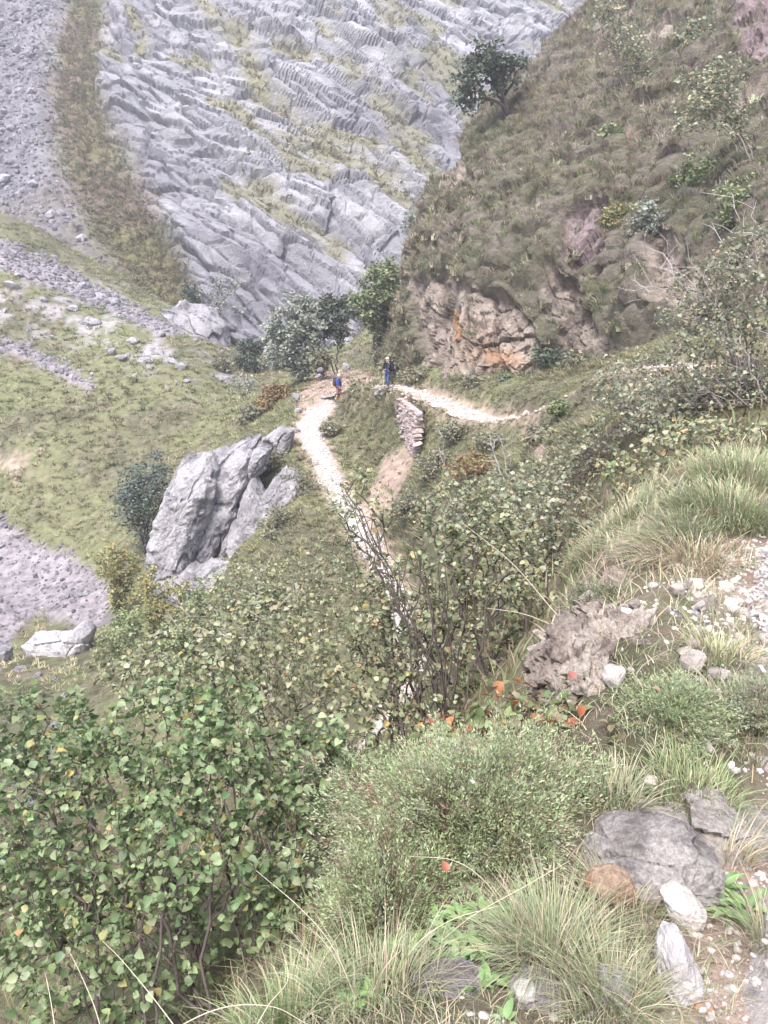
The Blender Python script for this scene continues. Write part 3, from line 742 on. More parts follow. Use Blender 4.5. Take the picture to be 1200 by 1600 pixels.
# ------------------------------------------------------------------ grass and tussocks as ground cover
def surf_pick(P, Nn, prob, n, rng):
    """n points on a grid surface drawn with the given probability per cell area"""
    A = np.linalg.norm(np.cross(P[1:, :-1] - P[:-1, :-1], P[:-1, 1:] - P[:-1, :-1]), axis=-1)
    pr = (A * prob[:-1, :-1]).ravel(); pr /= pr.sum(); i = rng.choice(len(pr), n, p=pr); r, c = i // (P.shape[1]-1), i % (P.shape[1]-1)
    u, v = rng.uniform(0, 1, (2, n, 1))
    q = P[r, c] * (1-u) * (1-v) + P[r, c+1] * u * (1-v) + P[r+1, c] * (1-u) * v + P[r+1, c+1] * u * v
    return q, Nn[r, c], r, c

def tussocks(pos, nrm_, size, nb, rng, pal, droop=.55, wid=.07, segs=2, down=.5, spread_=.9):
    """sprays of blades, one clump per position"""
    n = len(pos); k = n * nb; p = np.repeat(pos, nb, 0); s = np.repeat(size, nb); N_ = np.repeat(nrm_, nb, 0)
    a = rng.uniform(0, 2 * math.pi, k); rad = np.sqrt(rng.uniform(0, 1, k)) * .32 * s
    p = p + np.stack([np.cos(a) * rad, np.sin(a) * rad, 0 * a], -1) - .04 * N_ * s[:, None]
    h = s * rng.uniform(.45, 1.0, k)
    lean = np.stack([np.cos(a), np.sin(a)], -1) * rng.uniform(.15, spread_, k)[:, None] + N_[:, :2] * down
    V, F, kk = blades(p, h, lean, rng.uniform(.1, droop + .3, k), s * wid * rng.uniform(.6, 1.4, k), segs, rng)
    c = np.repeat(leaf_colors(rng, n, pal), nb, 0) * rng.normal(1, .16, (k, 1))
    return V, F, np.repeat(np.clip(c, .01, .9), kk, 0)

rng = np.random.default_rng(11)
inv = ((hpx > -60) & (hpx < 1300) & (hpy > -80) & (hpy < 680)).astype(float)
fill = (1 - hrock) ** 2 + .22
q, qn, _, _ = surf_pick(HP, HILL_N, inv * fill, 7200, rng)
TPAL = [((.33,.315,.225),5),((.28,.28,.185),4),((.38,.355,.275),3),((.28,.235,.20),1.5),((.23,.25,.15),2.4)]
dq = np.linalg.norm(q - CAM, axis=1)
V, F, C = tussocks(q, qn, rng.uniform(.35, .75, len(q)) * np.clip(dq / 45, .45, 1.1), 20, rng, TPAL, wid=.095, down=.6)
C = C * (1 + .38 * np.repeat(fbm(np.repeat(q, 20, 0) * .28, 3, 141), 5))[:, None] * lerp(np.array([.99, 1.0, .95]), np.array([1.06, .97, 1.03]), smooth(-.3, .3, np.repeat(fbm(np.repeat(q, 20, 0) * .17, 3, 143), 5)))
obj('tussock_grass', V, F, M['tussock'], C, kind='stuff', label='grey olive tussocks covering the right hill')

inv = ((gpx > -120) & (gpx < 1250) & (gpy > 350) & (gpy < 1250)).astype(float)
far_ok = inv * (GY > 30) * (1 - np.clip(m_scree + m_earth + .8 * m_rocky, 0, 1)) * ((GTD > 3.2) | ((gpx < 660) & (GTD > 1.25)))
wgt = far_ok * (30.0 / np.maximum(GY, 30)) ** .8
q, qn, r_, c_ = surf_pick(GP, gn * np.sign(gn[..., 2:]), wgt, 17000, rng)
GPAL = [((.26,.275,.155),5),((.31,.30,.19),4),((.21,.225,.125),3),((.35,.32,.225),2.4)]
dq = np.linalg.norm(q - CAM, axis=1)
V, F, C = tussocks(q, qn, rng.uniform(.28, .6, len(q)) * np.clip(dq / 60, .5, 1.3), 13, rng, GPAL, wid=.16, down=.6, segs=1, spread_=1.3)
C = C * (1 + .55 * np.repeat(fbm(np.repeat(q, 13, 0) * .2, 4, 151), 3))[:, None] * lerp(np.array([.9, 1.0, .85]), np.array([1.1, .98, 1.05]), smooth(-.3, .3, np.repeat(fbm(np.repeat(q, 13, 0) * .11, 3, 153), 3)))
obj('slope_grass', V, F, M['tussock'], C, kind='stuff', label='rough green grass on the left slopes and the knoll')

pm = np.clip(gstrip + .5 * thin, 0, 1) * (mpx > -40) * (mpx < 900) * (mpy > -60) * (mpy < 560)
q, qn, _, _ = surf_pick(MP, gridnormals(MP), pm ** 2, 3600, rng)
qn = np.where(qn[:, 2:] < 0, -qn, qn)
V, F, C = tussocks(q, qn, rng.uniform(.5, 1.1, len(q)), 8, rng, [((.22,.215,.13),4),((.26,.23,.16),3),((.17,.17,.095),3)], wid=.25, down=.6, segs=1, spread_=1.2)
obj('mountain_grass', V, F, M['tussock'], C, kind='stuff', label='olive grass of the bands on the mountain')

kn = (GY > 22) * (GY < 64) * (gpx > 370) * (gpx < 960) * (gpy > 540) * (gpy < 1000) * (1 - .9 * (m_earth > .5)) * (GTD > .93) * ((GTD > 3.2) | (gpx < 660))
q, qn, _, _ = surf_pick(GP, gn * np.sign(gn[..., 2:]), kn.astype(float), 7000, rng)
V, F, C = tussocks(q, qn, rng.uniform(.22, .5, len(q)), 13, rng, GPAL + [((.20,.19,.13),3)], wid=.13, down=.7, segs=1, spread_=1.3)
kb = (GY > 20) * (GY < 50) * (gpx > 640) * (gpx < 1150) * (gpy > 540) * (gpy < 760) * (GTD > 1.08) * (GTD < 4.5) * (1 - .8 * (m_earth > .5))
q, qn, _, _ = surf_pick(GP, gn * np.sign(gn[..., 2:]), kb.astype(float), 4000, rng)
V2, F2, C2 = tussocks(q, qn, rng.uniform(.10, .24, len(q)), 12, rng, GPAL + [((.24,.21,.15),4)], wid=.16, down=.7, segs=1, spread_=1.3)
C = np.concatenate([C, C2]); F = np.concatenate([F, F2 + len(V)]); V = np.concatenate([V, V2])
obj('knoll_grass', V, F, M['tussock'], C, kind='stuff', label='matted grass on the knoll around the switchback')

# ------------------------------------------------------------------ rocks
def ring_rock(name, outline, Y, T, col, mat, label, cat='rock', group=None, lean=0.0, seed=1, amp=.06, nth=72, ns=16, col2=None, cs=2.0, strat=None, boxy=3.0, cut=.5):
    """a closed stone: the outline is its middle section, bulging T to the front and to the back"""
    O = at(*np.array([(x, y, Y) for x, y in outline], float).T); c = O.mean(0)
    O2 = np.concatenate([O, O[:1]]); s = np.concatenate([[0], np.cumsum(np.linalg.norm(np.diff(O2, axis=0), axis=1))])
    u = np.linspace(0, s[-1], nth, endpoint=False); ring = np.stack([np.interp(u, s, O2[:, k]) for k in range(3)], -1)
    sv = np.sin(np.linspace(0, math.pi / 2, ns)); V = []
    for side in (-1, 1):
        for r in sv[1 if side < 0 else 1: (ns if side < 0 else ns - 1)]:
            p = c + r * (ring - c); d = (1 - r ** boxy) ** (1 / 2.0)
            p = p.copy(); p[:, 1] += side * T * d; V.append(p)
    nf = ns - 1; front = np.array(V[:nf]); back = np.array(V[nf:])
    rings = np.concatenate([front, back[::-1]]); nr_ = len(rings)
    pts = np.concatenate([rings.reshape(-1, 3), [c + [0, -T, 0]], [c + [0, T, 0]]])
    i = np.arange(nr_ - 1)[:, None] * nth; j = np.arange(nth)[None]; k = (j + 1) % nth
    F4 = np.stack([i + j, i + k, i + nth + k, i + nth + j], -1).reshape(-1, 4)
    a = np.arange(nth); b = (a + 1) % nth; o = nr_ * nth
    F3 = np.concatenate([np.stack([b, a, np.full(nth, o)], -1), np.stack([(nr_-1)*nth + a, (nr_-1)*nth + b, np.full(nth, o+1)], -1)])
    size = np.ptp(O, axis=0).max(); D = norm((pts - c) / np.array([np.ptp(O[:, 0]), 2 * T, np.ptp(O[:, 2])]) )
    q = (pts - c) / size
    dsp = .55 * fbm(q * cs + seed, 5, seed) + .7 * fbm(q * cs * 3 + seed, 4, seed + 5)
    if strat is not None:                      # slanting beds and joints: (direction in XZ, beds per size)
        dx, dz = math.cos(strat[0]), math.sin(strat[0])
        along = q[:, 0] * dx + q[:, 2] * dz; across = -q[:, 0] * dz + q[:, 2] * dx + .6 * q[:, 1]
        wv = worley2(np.stack([along * strat[1] * .5 + .25 * fbm(q * 4, 2, seed), across * strat[1] + .3 * fbm(q * 3, 3, seed + 1)], -1), seed + 9)
        dsp = dsp * .75 + 1.0 * facets(wv, .9)
    pts = pts + D * (amp * size * dsp)[:, None]
    pts[:, 1] += lean * (pts[:, 2] - O[:, 2].min())
    cc = lerp(np.asarray(col), np.asarray(col2 if col2 is not None else np.asarray(col) * .7), smooth(-.2, .4, fbm(q * 4 + seed, 4, seed + 7)))
    base = np.array([c[0], c[1], O[:, 2].min()])
    ob = obj(name, pts - base, [F4, F3], M[mat], cc, False, label=label, cat=cat, group=group, loc=base)
    return ob

LIM, LIM2 = (.36, .35, .37), (.25, .24, .26)
crag = link('limestone_outcrop', None, label='large slanted grey limestone outcrop left of the white path', cat='outcrop', loc=at(320, 930, 39))
for o_, Y, T, sd_, st_ in (([(226,895),(236,820),(250,780),(266,735),(285,722),(320,715),(332,742),(324,800),(306,860),(292,940),(236,935)], 38.2, 2.0, 4, 66), ([(312,722),(345,710),(372,693),(396,688),(392,730),(374,782),(352,840),(330,910),(296,935),(303,850),(316,790)], 39.6, 1.9, 21, 60),
        ([(368,788),(386,752),(412,784),(422,850),(432,935),(338,950),(346,862)], 38.6, 1.7, 33, 72), ([(378,730),(392,700),(412,688),(424,700),(414,730),(396,752)], 41.0, 1.2, 45, 50), ([(270,905),(330,880),(392,892),(410,950),(300,965)], 37.0, 1.5, 52, 40), ([(396,812),(414,768),(442,738),(466,752),(468,800),(440,850),(404,862)], 39.4, 1.3, 61, 58), ([(392,722),(408,690),(436,668),(458,672),(452,704),(424,736)], 45.0, 1.0, 66, 60)):
    p_ = ring_rock('slab', o_, Y, T, (.44,.425,.445), 'rock', None, None, lean=.3, seed=sd_, amp=.055, nth=110, ns=30, col2=(.29,.28,.295), strat=(math.radians(st_), 4.5), boxy=3.6, cs=7)
    p_.parent = crag; p_.location = np.array(p_.location) - np.array(crag.location)
ring_rock('limestone_outcrop', [(246,488),(290,474),(325,482),(350,510),(364,548),(350,568),(320,570),(290,548),(265,520)], 93, 4.0, LIM, 'rock',
          'rounded limestone knob above the narrow gorge bottom', 'outcrop', lean=.3, seed=8, amp=.07, nth=140, ns=36, col2=LIM2, strat=(math.radians(-40), 6))
ring_rock('limestone_outcrop', [(-20,440),(20,425),(60,428),(100,445),(125,470),(110,485),(60,470),(0,470)], 107, 4.0, LIM, 'rock',
          'broken grey rock band at the left edge below the scree', 'outcrop', lean=.4, seed=9, amp=.09, nth=140, ns=30, col2=LIM2, strat=(math.radians(-30), 8))
ring_rock('boulder', [(310,604),(330,584),(358,588),(370,604),(348,614),(322,612)], 80, 1.6, LIM, 'rock', 'pale flat topped boulder upper of the pair at the gorge bottom', 'boulder', seed=12, amp=.08, col2=LIM2)
ring_rock('boulder', [(302,622),(328,606),(350,618),(347,634),(318,634)], 77, 1.5, LIM, 'rock', 'pale rounded boulder lower of the pair at the gorge bottom', 'boulder', seed=13, amp=.08, col2=LIM2)
ring_rock('boulder', [(38,1006),(58,993),(108,990),(133,970),(147,983),(141,1010),(130,1032),(90,1040),(48,1038)], 37.2, 1.0, (.58,.56,.57), 'rock',
          'big white angular boulder below the scree at left', 'boulder', seed=15, amp=.06, nth=120, ns=28, col2=(.48,.46,.50), strat=(math.radians(8), 4))
ring_rock('boulder', [(100,328),(108,316),(122,315),(133,325),(130,336),(112,338)], 141, 2.0, LIM, 'rock', 'lone rounded boulder on the grey scree at upper left', 'boulder', seed=16, amp=.05, col2=LIM2, nth=48)
ring_rock('boulder', [(-12,1015),(0,1005),(18,1012),(18,1028),(0,1038),(-12,1030)], 36, .5, LIM, 'rock', 'small grey boulder at the left picture edge', 'boulder', seed=17, amp=.07, col2=LIM2, nth=48)
# boulders strewn over the slopes
rng = np.random.default_rng(23)
ROCKM = []
for k in range(7):
    v, f = rockmesh(40 + k, 3, 20, 30, .12, (1, .85, .65))
    c = lerp(np.array(LIM) * 1.25, np.array(LIM2) * 1.2, smooth(-.3, .4, fbm(v * 2 + k, 3, k)))
    ROCKM.append(mkmesh('boulder', v, f, M['rock'], c, False))
def put_rock(p, size, name, label, cat, group, meshes=ROCKM, sink=.25, parent=None, tilt=.5):
    o = link(name, meshes[rng.integers(len(meshes))], parent=parent, label=label, cat=cat, group=group)
    o.location = (p[0], p[1], p[2] + size * (.3 - sink)); o.scale = (size, size * rng.uniform(.75, 1.1), size * rng.uniform(.7, 1.1))
    o.rotation_euler = (rng.normal(0, tilt), rng.normal(0, tilt), rng.uniform(0, 6.28)); return o
def spread(poly, n, surf, spx, spy, extra, rng):
    m = polymask(spx, spy, poly, 4) * extra; i = pick(None, m, n, rng); return surf.reshape(-1, 3)[i], i
ORD = ['leftmost','second','third','fourth','fifth','sixth','seventh','eighth','ninth','tenth','eleventh','twelfth','thirteenth','fourteenth','fifteenth','sixteenth','seventeenth','eighteenth','nineteenth','twentieth','twenty-first','twenty-second','twenty-third','twenty-fourth']
def strew(P_, s0, noun, place, grp):
    P_ = P_[np.argsort(proj(P_)[0])]
    for i, p in enumerate(P_):
        z_ = rng.uniform(s0[0], s0[1]) * rng.uniform(.6, 1); big = 'large' if z_ > .62 * s0[1] else 'small'
        put_rock(p, z_, 'boulder', f"{big} {noun}, {ORD[i]}{'' if i == 0 else ' from left'} of those {place}", 'boulder', grp)
for poly, n, s0, noun, place, grp in [
    ([(150,520),(290,560),(300,620),(230,600),(170,560)], 20, (.3, .95), 'pale boulder', 'on the grass above the gorge bottom', 'boulders on the grass above the gorge bottom'),
    ([(0,420),(130,440),(220,500),(280,540),(220,545),(100,500),(0,490)], 24, (.35, 1.1), 'grey boulder', 'on the slope below the scree', 'boulders on the slope below the scree'),
    ([(0,500),(120,520),(150,600),(60,580),(0,560)], 14, (.25, .6), 'pale rock', 'lying on the green left hillside', 'small rocks on the left hillside'),
    ([(280,470),(360,560),(370,640),(330,600)], 10, (.35, .9), 'grey rock', 'at the foot of the far cliff', 'rocks at the foot of the cliff'),
    ([(0,840),(150,890),(150,990),(40,1000),(0,960)], 16, (.15, .4), 'grey stone', 'in the left scree gully', 'stones in the scree gully'),
    ([(0,1040),(120,1060),(100,1260),(0,1260)], 12, (.2, .55), 'pale stone', 'in the stream bed beyond the hazel', 'stones below the left shrub')]:
    P_, _ = spread(poly, n, GP, gpx, gpy, (GY > 14).astype(float), rng); strew(P_, s0, noun, place, grp)
P_, _ = spread([(0,180),(80,220),(110,330),(200,420),(250,500),(150,480),(60,420),(0,390)], 24, MP, mpx, mpy, 1.0, rng)
strew(P_, (.6, 1.6), 'grey block', 'on the far scree slope', 'blocks on the far scree')
P_, _ = spread([(250,440),(340,480),(300,520),(260,500)], 10, MP, mpx, mpy, 1.0, rng)
strew(P_, (.5, 1.4), 'grey block', 'fallen below the mountain wall', 'blocks below the mountain wall')
for (x, y, Y, sz, lab) in [(500,577,62,.3,'white stone on the grass behind the left hiker'),(541,572,61,.35,'small white stone on the grass between the two hikers'),
    (590,612,45.5,.25,'grey stone left of the right hiker\'s feet'),(598,613,45.0,.22,'pale stone below the right hiker\'s feet'),(462,618,57,.4,'white stone at the outer rim of the bend'),(466,640,53,.35,'pale stone left of the white path below the bend'),
    (497,588,60,.4,'grey boulder beside the pale tree stems'),(462,672,48.5,.3,'grey stone at the left rim of the white path')]:
    p = at(x, y, Y); p[2] = max(p[2] - .1, float(ground(p[0], p[1]))); put_rock(p, sz, 'stone', lab, 'stone', None)

# dry stone retaining wall at the corner of the trail
wl_root = link('retaining_wall', None, label='dry stone retaining wall holding the trail corner below the right hiker', cat='wall', loc=at(640, 690, 40))
WB = np.array(wl_root.location)
rngw = np.random.default_rng(5); WSM = []
for k in range(6):
    v, f = rockmesh(140 + k, 3, 18, 40, .12); v = v / np.abs(v).max(0)
    cw = np.array([(.52,.46,.45),(.46,.41,.41),(.58,.52,.50),(.40,.35,.35),(.52,.45,.43),(.48,.45,.46)][k])
    WSM.append(mkmesh('stone', v, f, M['rock_frag'], np.broadcast_to(cw * np.array([.66, .61, .60]), (len(v), 3)), False))
def wall_face(A, B, hA, hB):
    A = np.asarray(A); B = np.asarray(B); L = np.linalg.norm((B - A)[:2]); dr = (B - A) / L; nn = np.array([dr[1], -dr[0], 0]); nn /= np.linalg.norm(nn)
    if nn[1] > 0 and nn[0] > 0: nn = -nn
    row = 0.0
    while row < max(hA, hB):
        hgt = rngw.uniform(.17, .28); x = rngw.uniform(-.2, 0)
        while x < L:
            wd = rngw.uniform(.22, .48); m = x + wd / 2; hh = hA + (hB - hA) * m / L
            if row + hgt * .5 < hh:
                p = A + dr * m + nn * (.05 + .12 * (row / 2.0)) * rngw.uniform(.6, 1.3); p[2] -= row + hgt / 2
                o = link('stone', WSM[rngw.integers(6)], parent=wl_root); o.location = p - WB
                o.scale = (wd * .58, rngw.uniform(.2, .32), hgt * .62); o.rotation_euler = (rngw.normal(0, .15), rngw.normal(0, .12), math.atan2(dr[1], dr[0]) + rngw.normal(0, .2))
            x += wd
        row += hgt * .92
wa, wb, wc = at(621, 616, 44.5), at(657, 643, 38.6), at(700, 650, 37.2)
wall_face(wa, wb, 1.1, 2.4)

# near rocks on the terrace
TAN, TAN2, DK, DK2 = (.43,.375,.325), (.27,.225,.195), (.30,.275,.26), (.18,.16,.15)
for nm, o_, Y, T, c1_, c2_, mt, lab, amp, st, nth in [
  ('ledge_rock', [(985,1295),(998,1256),(1060,1258),(1130,1266),(1200,1284),(1280,1300),(1280,1400),(1200,1385),(1140,1350),(1090,1320),(1040,1310)], 2.24, .2, (.42,.38,.35), DK2, 'rock_near', 'dark weathered rock ledge at the right edge with dry stalks', .05, (math.radians(-14), 5), 150),
  ('ledge_rock', [(905,1352),(945,1312),(1010,1298),(1075,1300),(1122,1338),(1138,1388),(1100,1408),(1050,1392),(1000,1372),(940,1375)], 2.02, .16, (.43,.395,.375), (.25,.225,.215), 'rock_near', 'broad grey rock slab above the orange stone', .045, (math.radians(-10), 4), 150),
  ('stone', [(915,1381),(928,1367),(958,1362),(984,1368),(998,1390),(988,1406),(952,1404),(920,1394)], 1.90, .05, (.44,.32,.235), (.36,.215,.135), 'rock_near', 'orange brown stone in the grass below the slab', .05, None, 72),
  ('stone', [(1036,1402),(1060,1389),(1082,1400),(1105,1426),(1096,1442),(1064,1448),(1044,1432)], 1.84, .055, (.40,.375,.355), (.31,.28,.26), 'stone', 'bright white stone beside the green rosette plant', .05, None, 72),
  ('stone', [(1028,1536),(1034,1490),(1050,1464),(1068,1469),(1086,1502),(1100,1540),(1080,1566),(1038,1560)], 1.64, .07, (.38,.36,.355), (.28,.26,.26), 'stone', 'pale upright block at the trail edge lower right', .05, None, 90),
  ('stone', [(922,1550),(942,1524),(972,1522),(988,1545),(966,1566),(930,1570)], 1.60, .05, (.46,.42,.41), (.34,.30,.30), 'rock_near', 'grey stone half hidden in the big grass tuft', .06, None, 60),
  ('flat_rock', [(650,1545),(680,1519),(722,1517),(762,1540),(795,1570),(775,1600),(700,1595),(655,1575)], 1.60, .07, (.33,.30,.32), (.24,.20,.20), 'rock_near', 'flat dark grey rock at the bottom of the picture', .05, (0.2, 3), 90),
  ('flat_rock', [(798,1552),(826,1534),(862,1540),(892,1566),(880,1600),(815,1598)], 1.57, .06, (.40,.35,.34), DK, 'rock_near', 'broken brownish rock under the big grass tuft', .08, None, 72),
  ('stone', [(803,1545),(815,1538),(836,1541),(838,1556),(820,1564),(806,1558)], 1.545, .025, (.37,.355,.34), (.3,.28,.265), 'stone', 'white stone lying on the brownish rock', .05, None, 48),
  ('outcrop_rock', [(832,1068),(846,1022),(876,988),(918,984),(950,1002),(962,1044),(938,1072),(930,1120),(892,1150),(838,1115)], 3.15, .30, TAN, TAN2, 'rock_near', 'pitted brown rock with a dark hollow at the terrace edge', .09, (math.radians(35), 6), 150),
  ('outcrop_rock', [(905,1012),(955,978),(1010,966),(1046,988),(1028,1036),(960,1048),(920,1040)], 3.42, .25, (.46,.40,.35), TAN2, 'rock_near', 'lumpy tan rock in the middle of the terrace outcrop', .10, (math.radians(20), 6), 130),
  ('outcrop_rock', [(942,918),(968,896),(1000,903),(1008,930),(975,948),(944,940)], 4.3, .2, (.40,.33,.27), (.25,.20,.16), 'rock_near', 'small brown rock highest on the terrace outcrop', .07, (0.1, 4), 80),
  ('outcrop_rock', [(995,985),(1052,958),(1110,972),(1158,1006),(1180,1040),(1120,1048),(1040,1044),(1000,1025)], 3.52, .25, (.37,.35,.38), DK2, 'rock_near', 'blue grey rough rock between the outcrop and the gravel', .08, (math.radians(-25), 7), 130),
  ('outcrop_rock', [(1130,1040),(1170,1030),(1230,1060),(1230,1090),(1180,1080)], 3.05, .15, DK, DK2, 'rock_near', 'low grey rock step at the rim of the gravel', .07, None, 72),
  ('outcrop_rock', [(900,955),(930,938),(985,945),(995,970),(950,985),(910,980)], 3.85, .18, TAN, TAN2, 'rock_near', 'tan rock step below the highest outcrop rock', .09, (0.3, 5), 90),
  ('stone', [(1063,976),(1084,962),(1114,965),(1127,980),(1102,990),(1072,987)], 3.62, .09, (.60,.48,.37), (.50,.38,.28), 'stone', 'smooth tan stone on top of the rough rock', .04, None, 60),
  ('stone', [(1042,992),(1054,982),(1072,990),(1084,1002),(1062,1004)], 3.5, .06, (.66,.62,.60), (.55,.5,.5), 'stone', 'pale pointed stone beside the smooth tan stone', .04, None, 48),
  ('stone', [(1165,1216),(1200,1190),(1240,1200),(1240,1235),(1190,1240)], 2.5, .08, (.50,.43,.42), (.4,.33,.33), 'rock_near', 'pinkish stone at the right edge above the ledge', .06, None, 60)]:
    ring_rock(nm, o_, Y, T, c1_, mt, lab, 'rock' if 'stone' != nm else 'stone', seed=int(Y * 100) % 91 + len(lab), amp=amp * (1.3 if nm != 'stone' else 1.1), col2=c2_, strat=(st[0], st[1] * 1.3) if st else None, nth=nth, ns=max(14, nth // 4), cs=4.5, lean=.15)

# ------------------------------------------------------------------ gravel: loose stones of the trail
rng = np.random.default_rng(31); PEB = []
for k in range(8):
    v, f = rockmesh(200 + k, 2, 9, 9, .05, (1, .8, .6)); cp = np.array([(.53,.505,.485),(.48,.45,.43),(.43,.395,.375),(.56,.54,.52),(.45,.41,.39),(.38,.35,.345),(.50,.465,.44),(.33,.265,.225)][k])
    PEB.append((v, f, cp, mkmesh('gravel_stone', v, f, M['stone'], np.broadcast_to(cp, (len(v), 3)), True)))
def trail_z(x, y):
    d = ((np.stack([x, y], -1)[:, None] - TRAIL[None, :, :2]) ** 2).sum(-1); i = d.argmin(1); return TRAIL[i, 2] + .02, np.sqrt(d.min(1)) / TRAIL[i, 3]
n = 9000; gy_ = np.exp(rng.uniform(math.log(1.2), math.log(7.0), n)); gx_ = np.interp(gy_, TRAIL[:60, 1], TRAIL[:60, 0]) + rng.uniform(-1, 1, n) * .72
zz, dd = trail_z(gx_, gy_); keep = (dd < 1.12) & (rng.uniform(0, 1, n) < np.where(gy_ < 2.5, .6, 1)); gx_, gy_, zz = gx_[keep], gy_[keep], zz[keep]
gs = np.minimum(rng.lognormal(math.log(.010), .42, len(gx_)), .028) * np.where(gy_ < 2.5, .6, .9)
gp = np.stack([gx_, gy_, zz + gs * .25], -1); ppx, ppy = proj(gp); show = np.where((ppx < 1205) & (ppy < 1605), gs / gy_, 0)
top = np.argsort(-show)[:280]; rest = np.setdiff1d(np.arange(len(gx_)), top)
for i in top:
    o = link('gravel_stone', PEB[rng.integers(8)][3], parent=trail_o); o.location = gp[i]; o.scale = (gs[i] * rng.uniform(.9, 1.4), gs[i], gs[i]); o.rotation_euler = (rng.normal(0, .5), rng.normal(0, .5), rng.uniform(0, 6.3))
bag = Bag(); kind_ = rng.integers(0, 8, len(rest))
for k in range(8):
    ii = rest[kind_ == k]; R = rotm(norm(rng.normal(size=(len(ii), 3)) * [.3, .3, 1]), rng.uniform(0, 6.28, len(ii)))
    sv1, sf1 = ico(1); sv1 = sv1 * (1 + .2 * fbm(sv1 * 1.6 + k, 2, k))[:, None] * [1, .8, .6]
    V, F, _ = scatter(sv1 * .8, sf1, gp[ii], R, gs[ii]); bag.add(V, F, PEB[k][2])
bag.obj('gravel', M['stone'], True, parent=trail_o, kind='stuff')
# coarser rubble on the white path and the far trail
bag = Bag(); sv_, sf_ = ico(1); sv_ = sv_ * (1 + .18 * fbm(sv_ * 1.7 + 3, 2, 3))[:, None] * [1, .85, .6]
for T, par, seed, cc in ((PATH, path_o, 3, (.44,.42,.41)), (TRAIL, trail_o, 4, (.41,.345,.315))):
    rg = np.random.default_rng(seed); n = 2700; i = rg.integers(0, len(T), n); tt = norm(np.gradient(T[:, :2], axis=0))[i]; off = np.clip(rg.normal(0, .55, n), -1.35, 1.35) * T[i, 3]
    jt = rg.uniform(-.2, .2, n)
    p = np.stack([T[i, 0] + tt[:, 1] * off + tt[:, 0] * jt, T[i, 1] - tt[:, 0] * off + tt[:, 1] * jt, T[i, 2] + .02], -1); sel = p[:, 1] > 18; p = p[sel]
    p[:, 2] = np.maximum(p[:, 2] - .05 * np.abs(off[sel] / T[i, 3][sel]) ** 4, 0 * p[:, 2] - 99)
    s_ = np.minimum(rg.lognormal(math.log(.055), .5, len(p)), .2); R = rotm(norm(rg.normal(size=(len(p), 3)) * [.3, .3, 1]), rg.uniform(0, 6.28, len(p)))
    V, F, C = scatter(sv_, sf_, p, R, s_, np.clip(np.array(cc) * rg.normal(1, .14, (len(p), 1)), .1, .85)); obj('rubble', V, F, M['stone'], C, False, parent=par, kind='stuff')
# loose small stones of the scree slopes, too many and small to count
for nm, Pg, prob, n, s0, seed, lab in (('scree_stones', MP, scree * (mpx > -80) * (mpy > -60) * (mpy < 520), 3600, .23, 71, 'fine grey stones of the far scree'),
        ('gully_stones', GP, (m_scree > .4) * (gpx > -80) * (gpx < 400) * (GY > 20), 3000, .11, 72, 'fine stones of the left gully and slope'),
        ('earth_rubble', GP, (m_earth > .4) * (gpx > 400) * (gpx < 900) * (GY > 20), 900, .055, 73, 'reddish rubble on the bare patches of the knoll')):
    rg = np.random.default_rng(seed); q_, _, _, _ = surf_pick(Pg, gn if Pg is GP else MP, prob.astype(float) + 1e-9, n, rg)
    R = rotm(norm(rg.normal(size=(n, 3))), rg.uniform(0, 6.28, n)); base_c = np.array((.235,.225,.245) if seed < 73 else (.40,.31,.27))
    V, F, C = scatter(sv_, sf_, q_, R, s0 * np.minimum(rg.lognormal(0, .5, n), 3) * (np.linalg.norm(q_ - CAM, axis=1) / (130 if seed == 71 else 60 if seed == 72 else 40)), np.clip(base_c * rg.normal(1, .2, (n, 1)), .08, .7))
    obj(nm, V, F, M['rock'], C, False, kind='stuff', label=lab)
rg = np.random.default_rng(77); RUB = [mkmesh('rock_fragment', v * [1, .8, .6], f, M['rock_frag'], np.broadcast_to(np.array(c), (len(v), 3)), False) for (v, f), c in zip([rockmesh(260 + k, 3, 22, 50, .1) for k in range(5)], [(.29,.26,.235),(.25,.225,.21),(.32,.295,.28),(.22,.19,.17),(.31,.27,.235)])]
fr = []
for _ in range(400):
    x, y = rg.uniform(840, 1150), rg.uniform(890, 1110)
    if polymask(np.array([x]), np.array([y]), [(850,1080),(880,990),(950,900),(1080,900),(1130,960),(1180,1060),(1130,1070),(1010,1050),(930,1110)], 5)[0] > .5: fr.append((x, y))
    if len(fr) == 22: break
fr.sort()
for i, (x, y) in enumerate(fr):
    for Yg in np.arange(2.4, 6, .03):
        p = at(x, y, Yg)
        if p[2] <= ground(p[0], p[1]) + .03: break
    z_ = rg.uniform(.03, .07); o = link('rock_fragment', RUB[rg.integers(5)], label=f"broken rock piece, {ORD[i]}{'' if i == 0 else ' from left'} of those strewn over the terrace outcrop", cat='rock', group='rock pieces on the terrace outcrop')
    o.location = p + [0, 0, z_ * .2]; o.scale = (z_, z_ * rg.uniform(.7, 1.1), z_ * rg.uniform(.8, 1.2)); o.rotation_euler = rg.uniform(0, 6.28, 3)
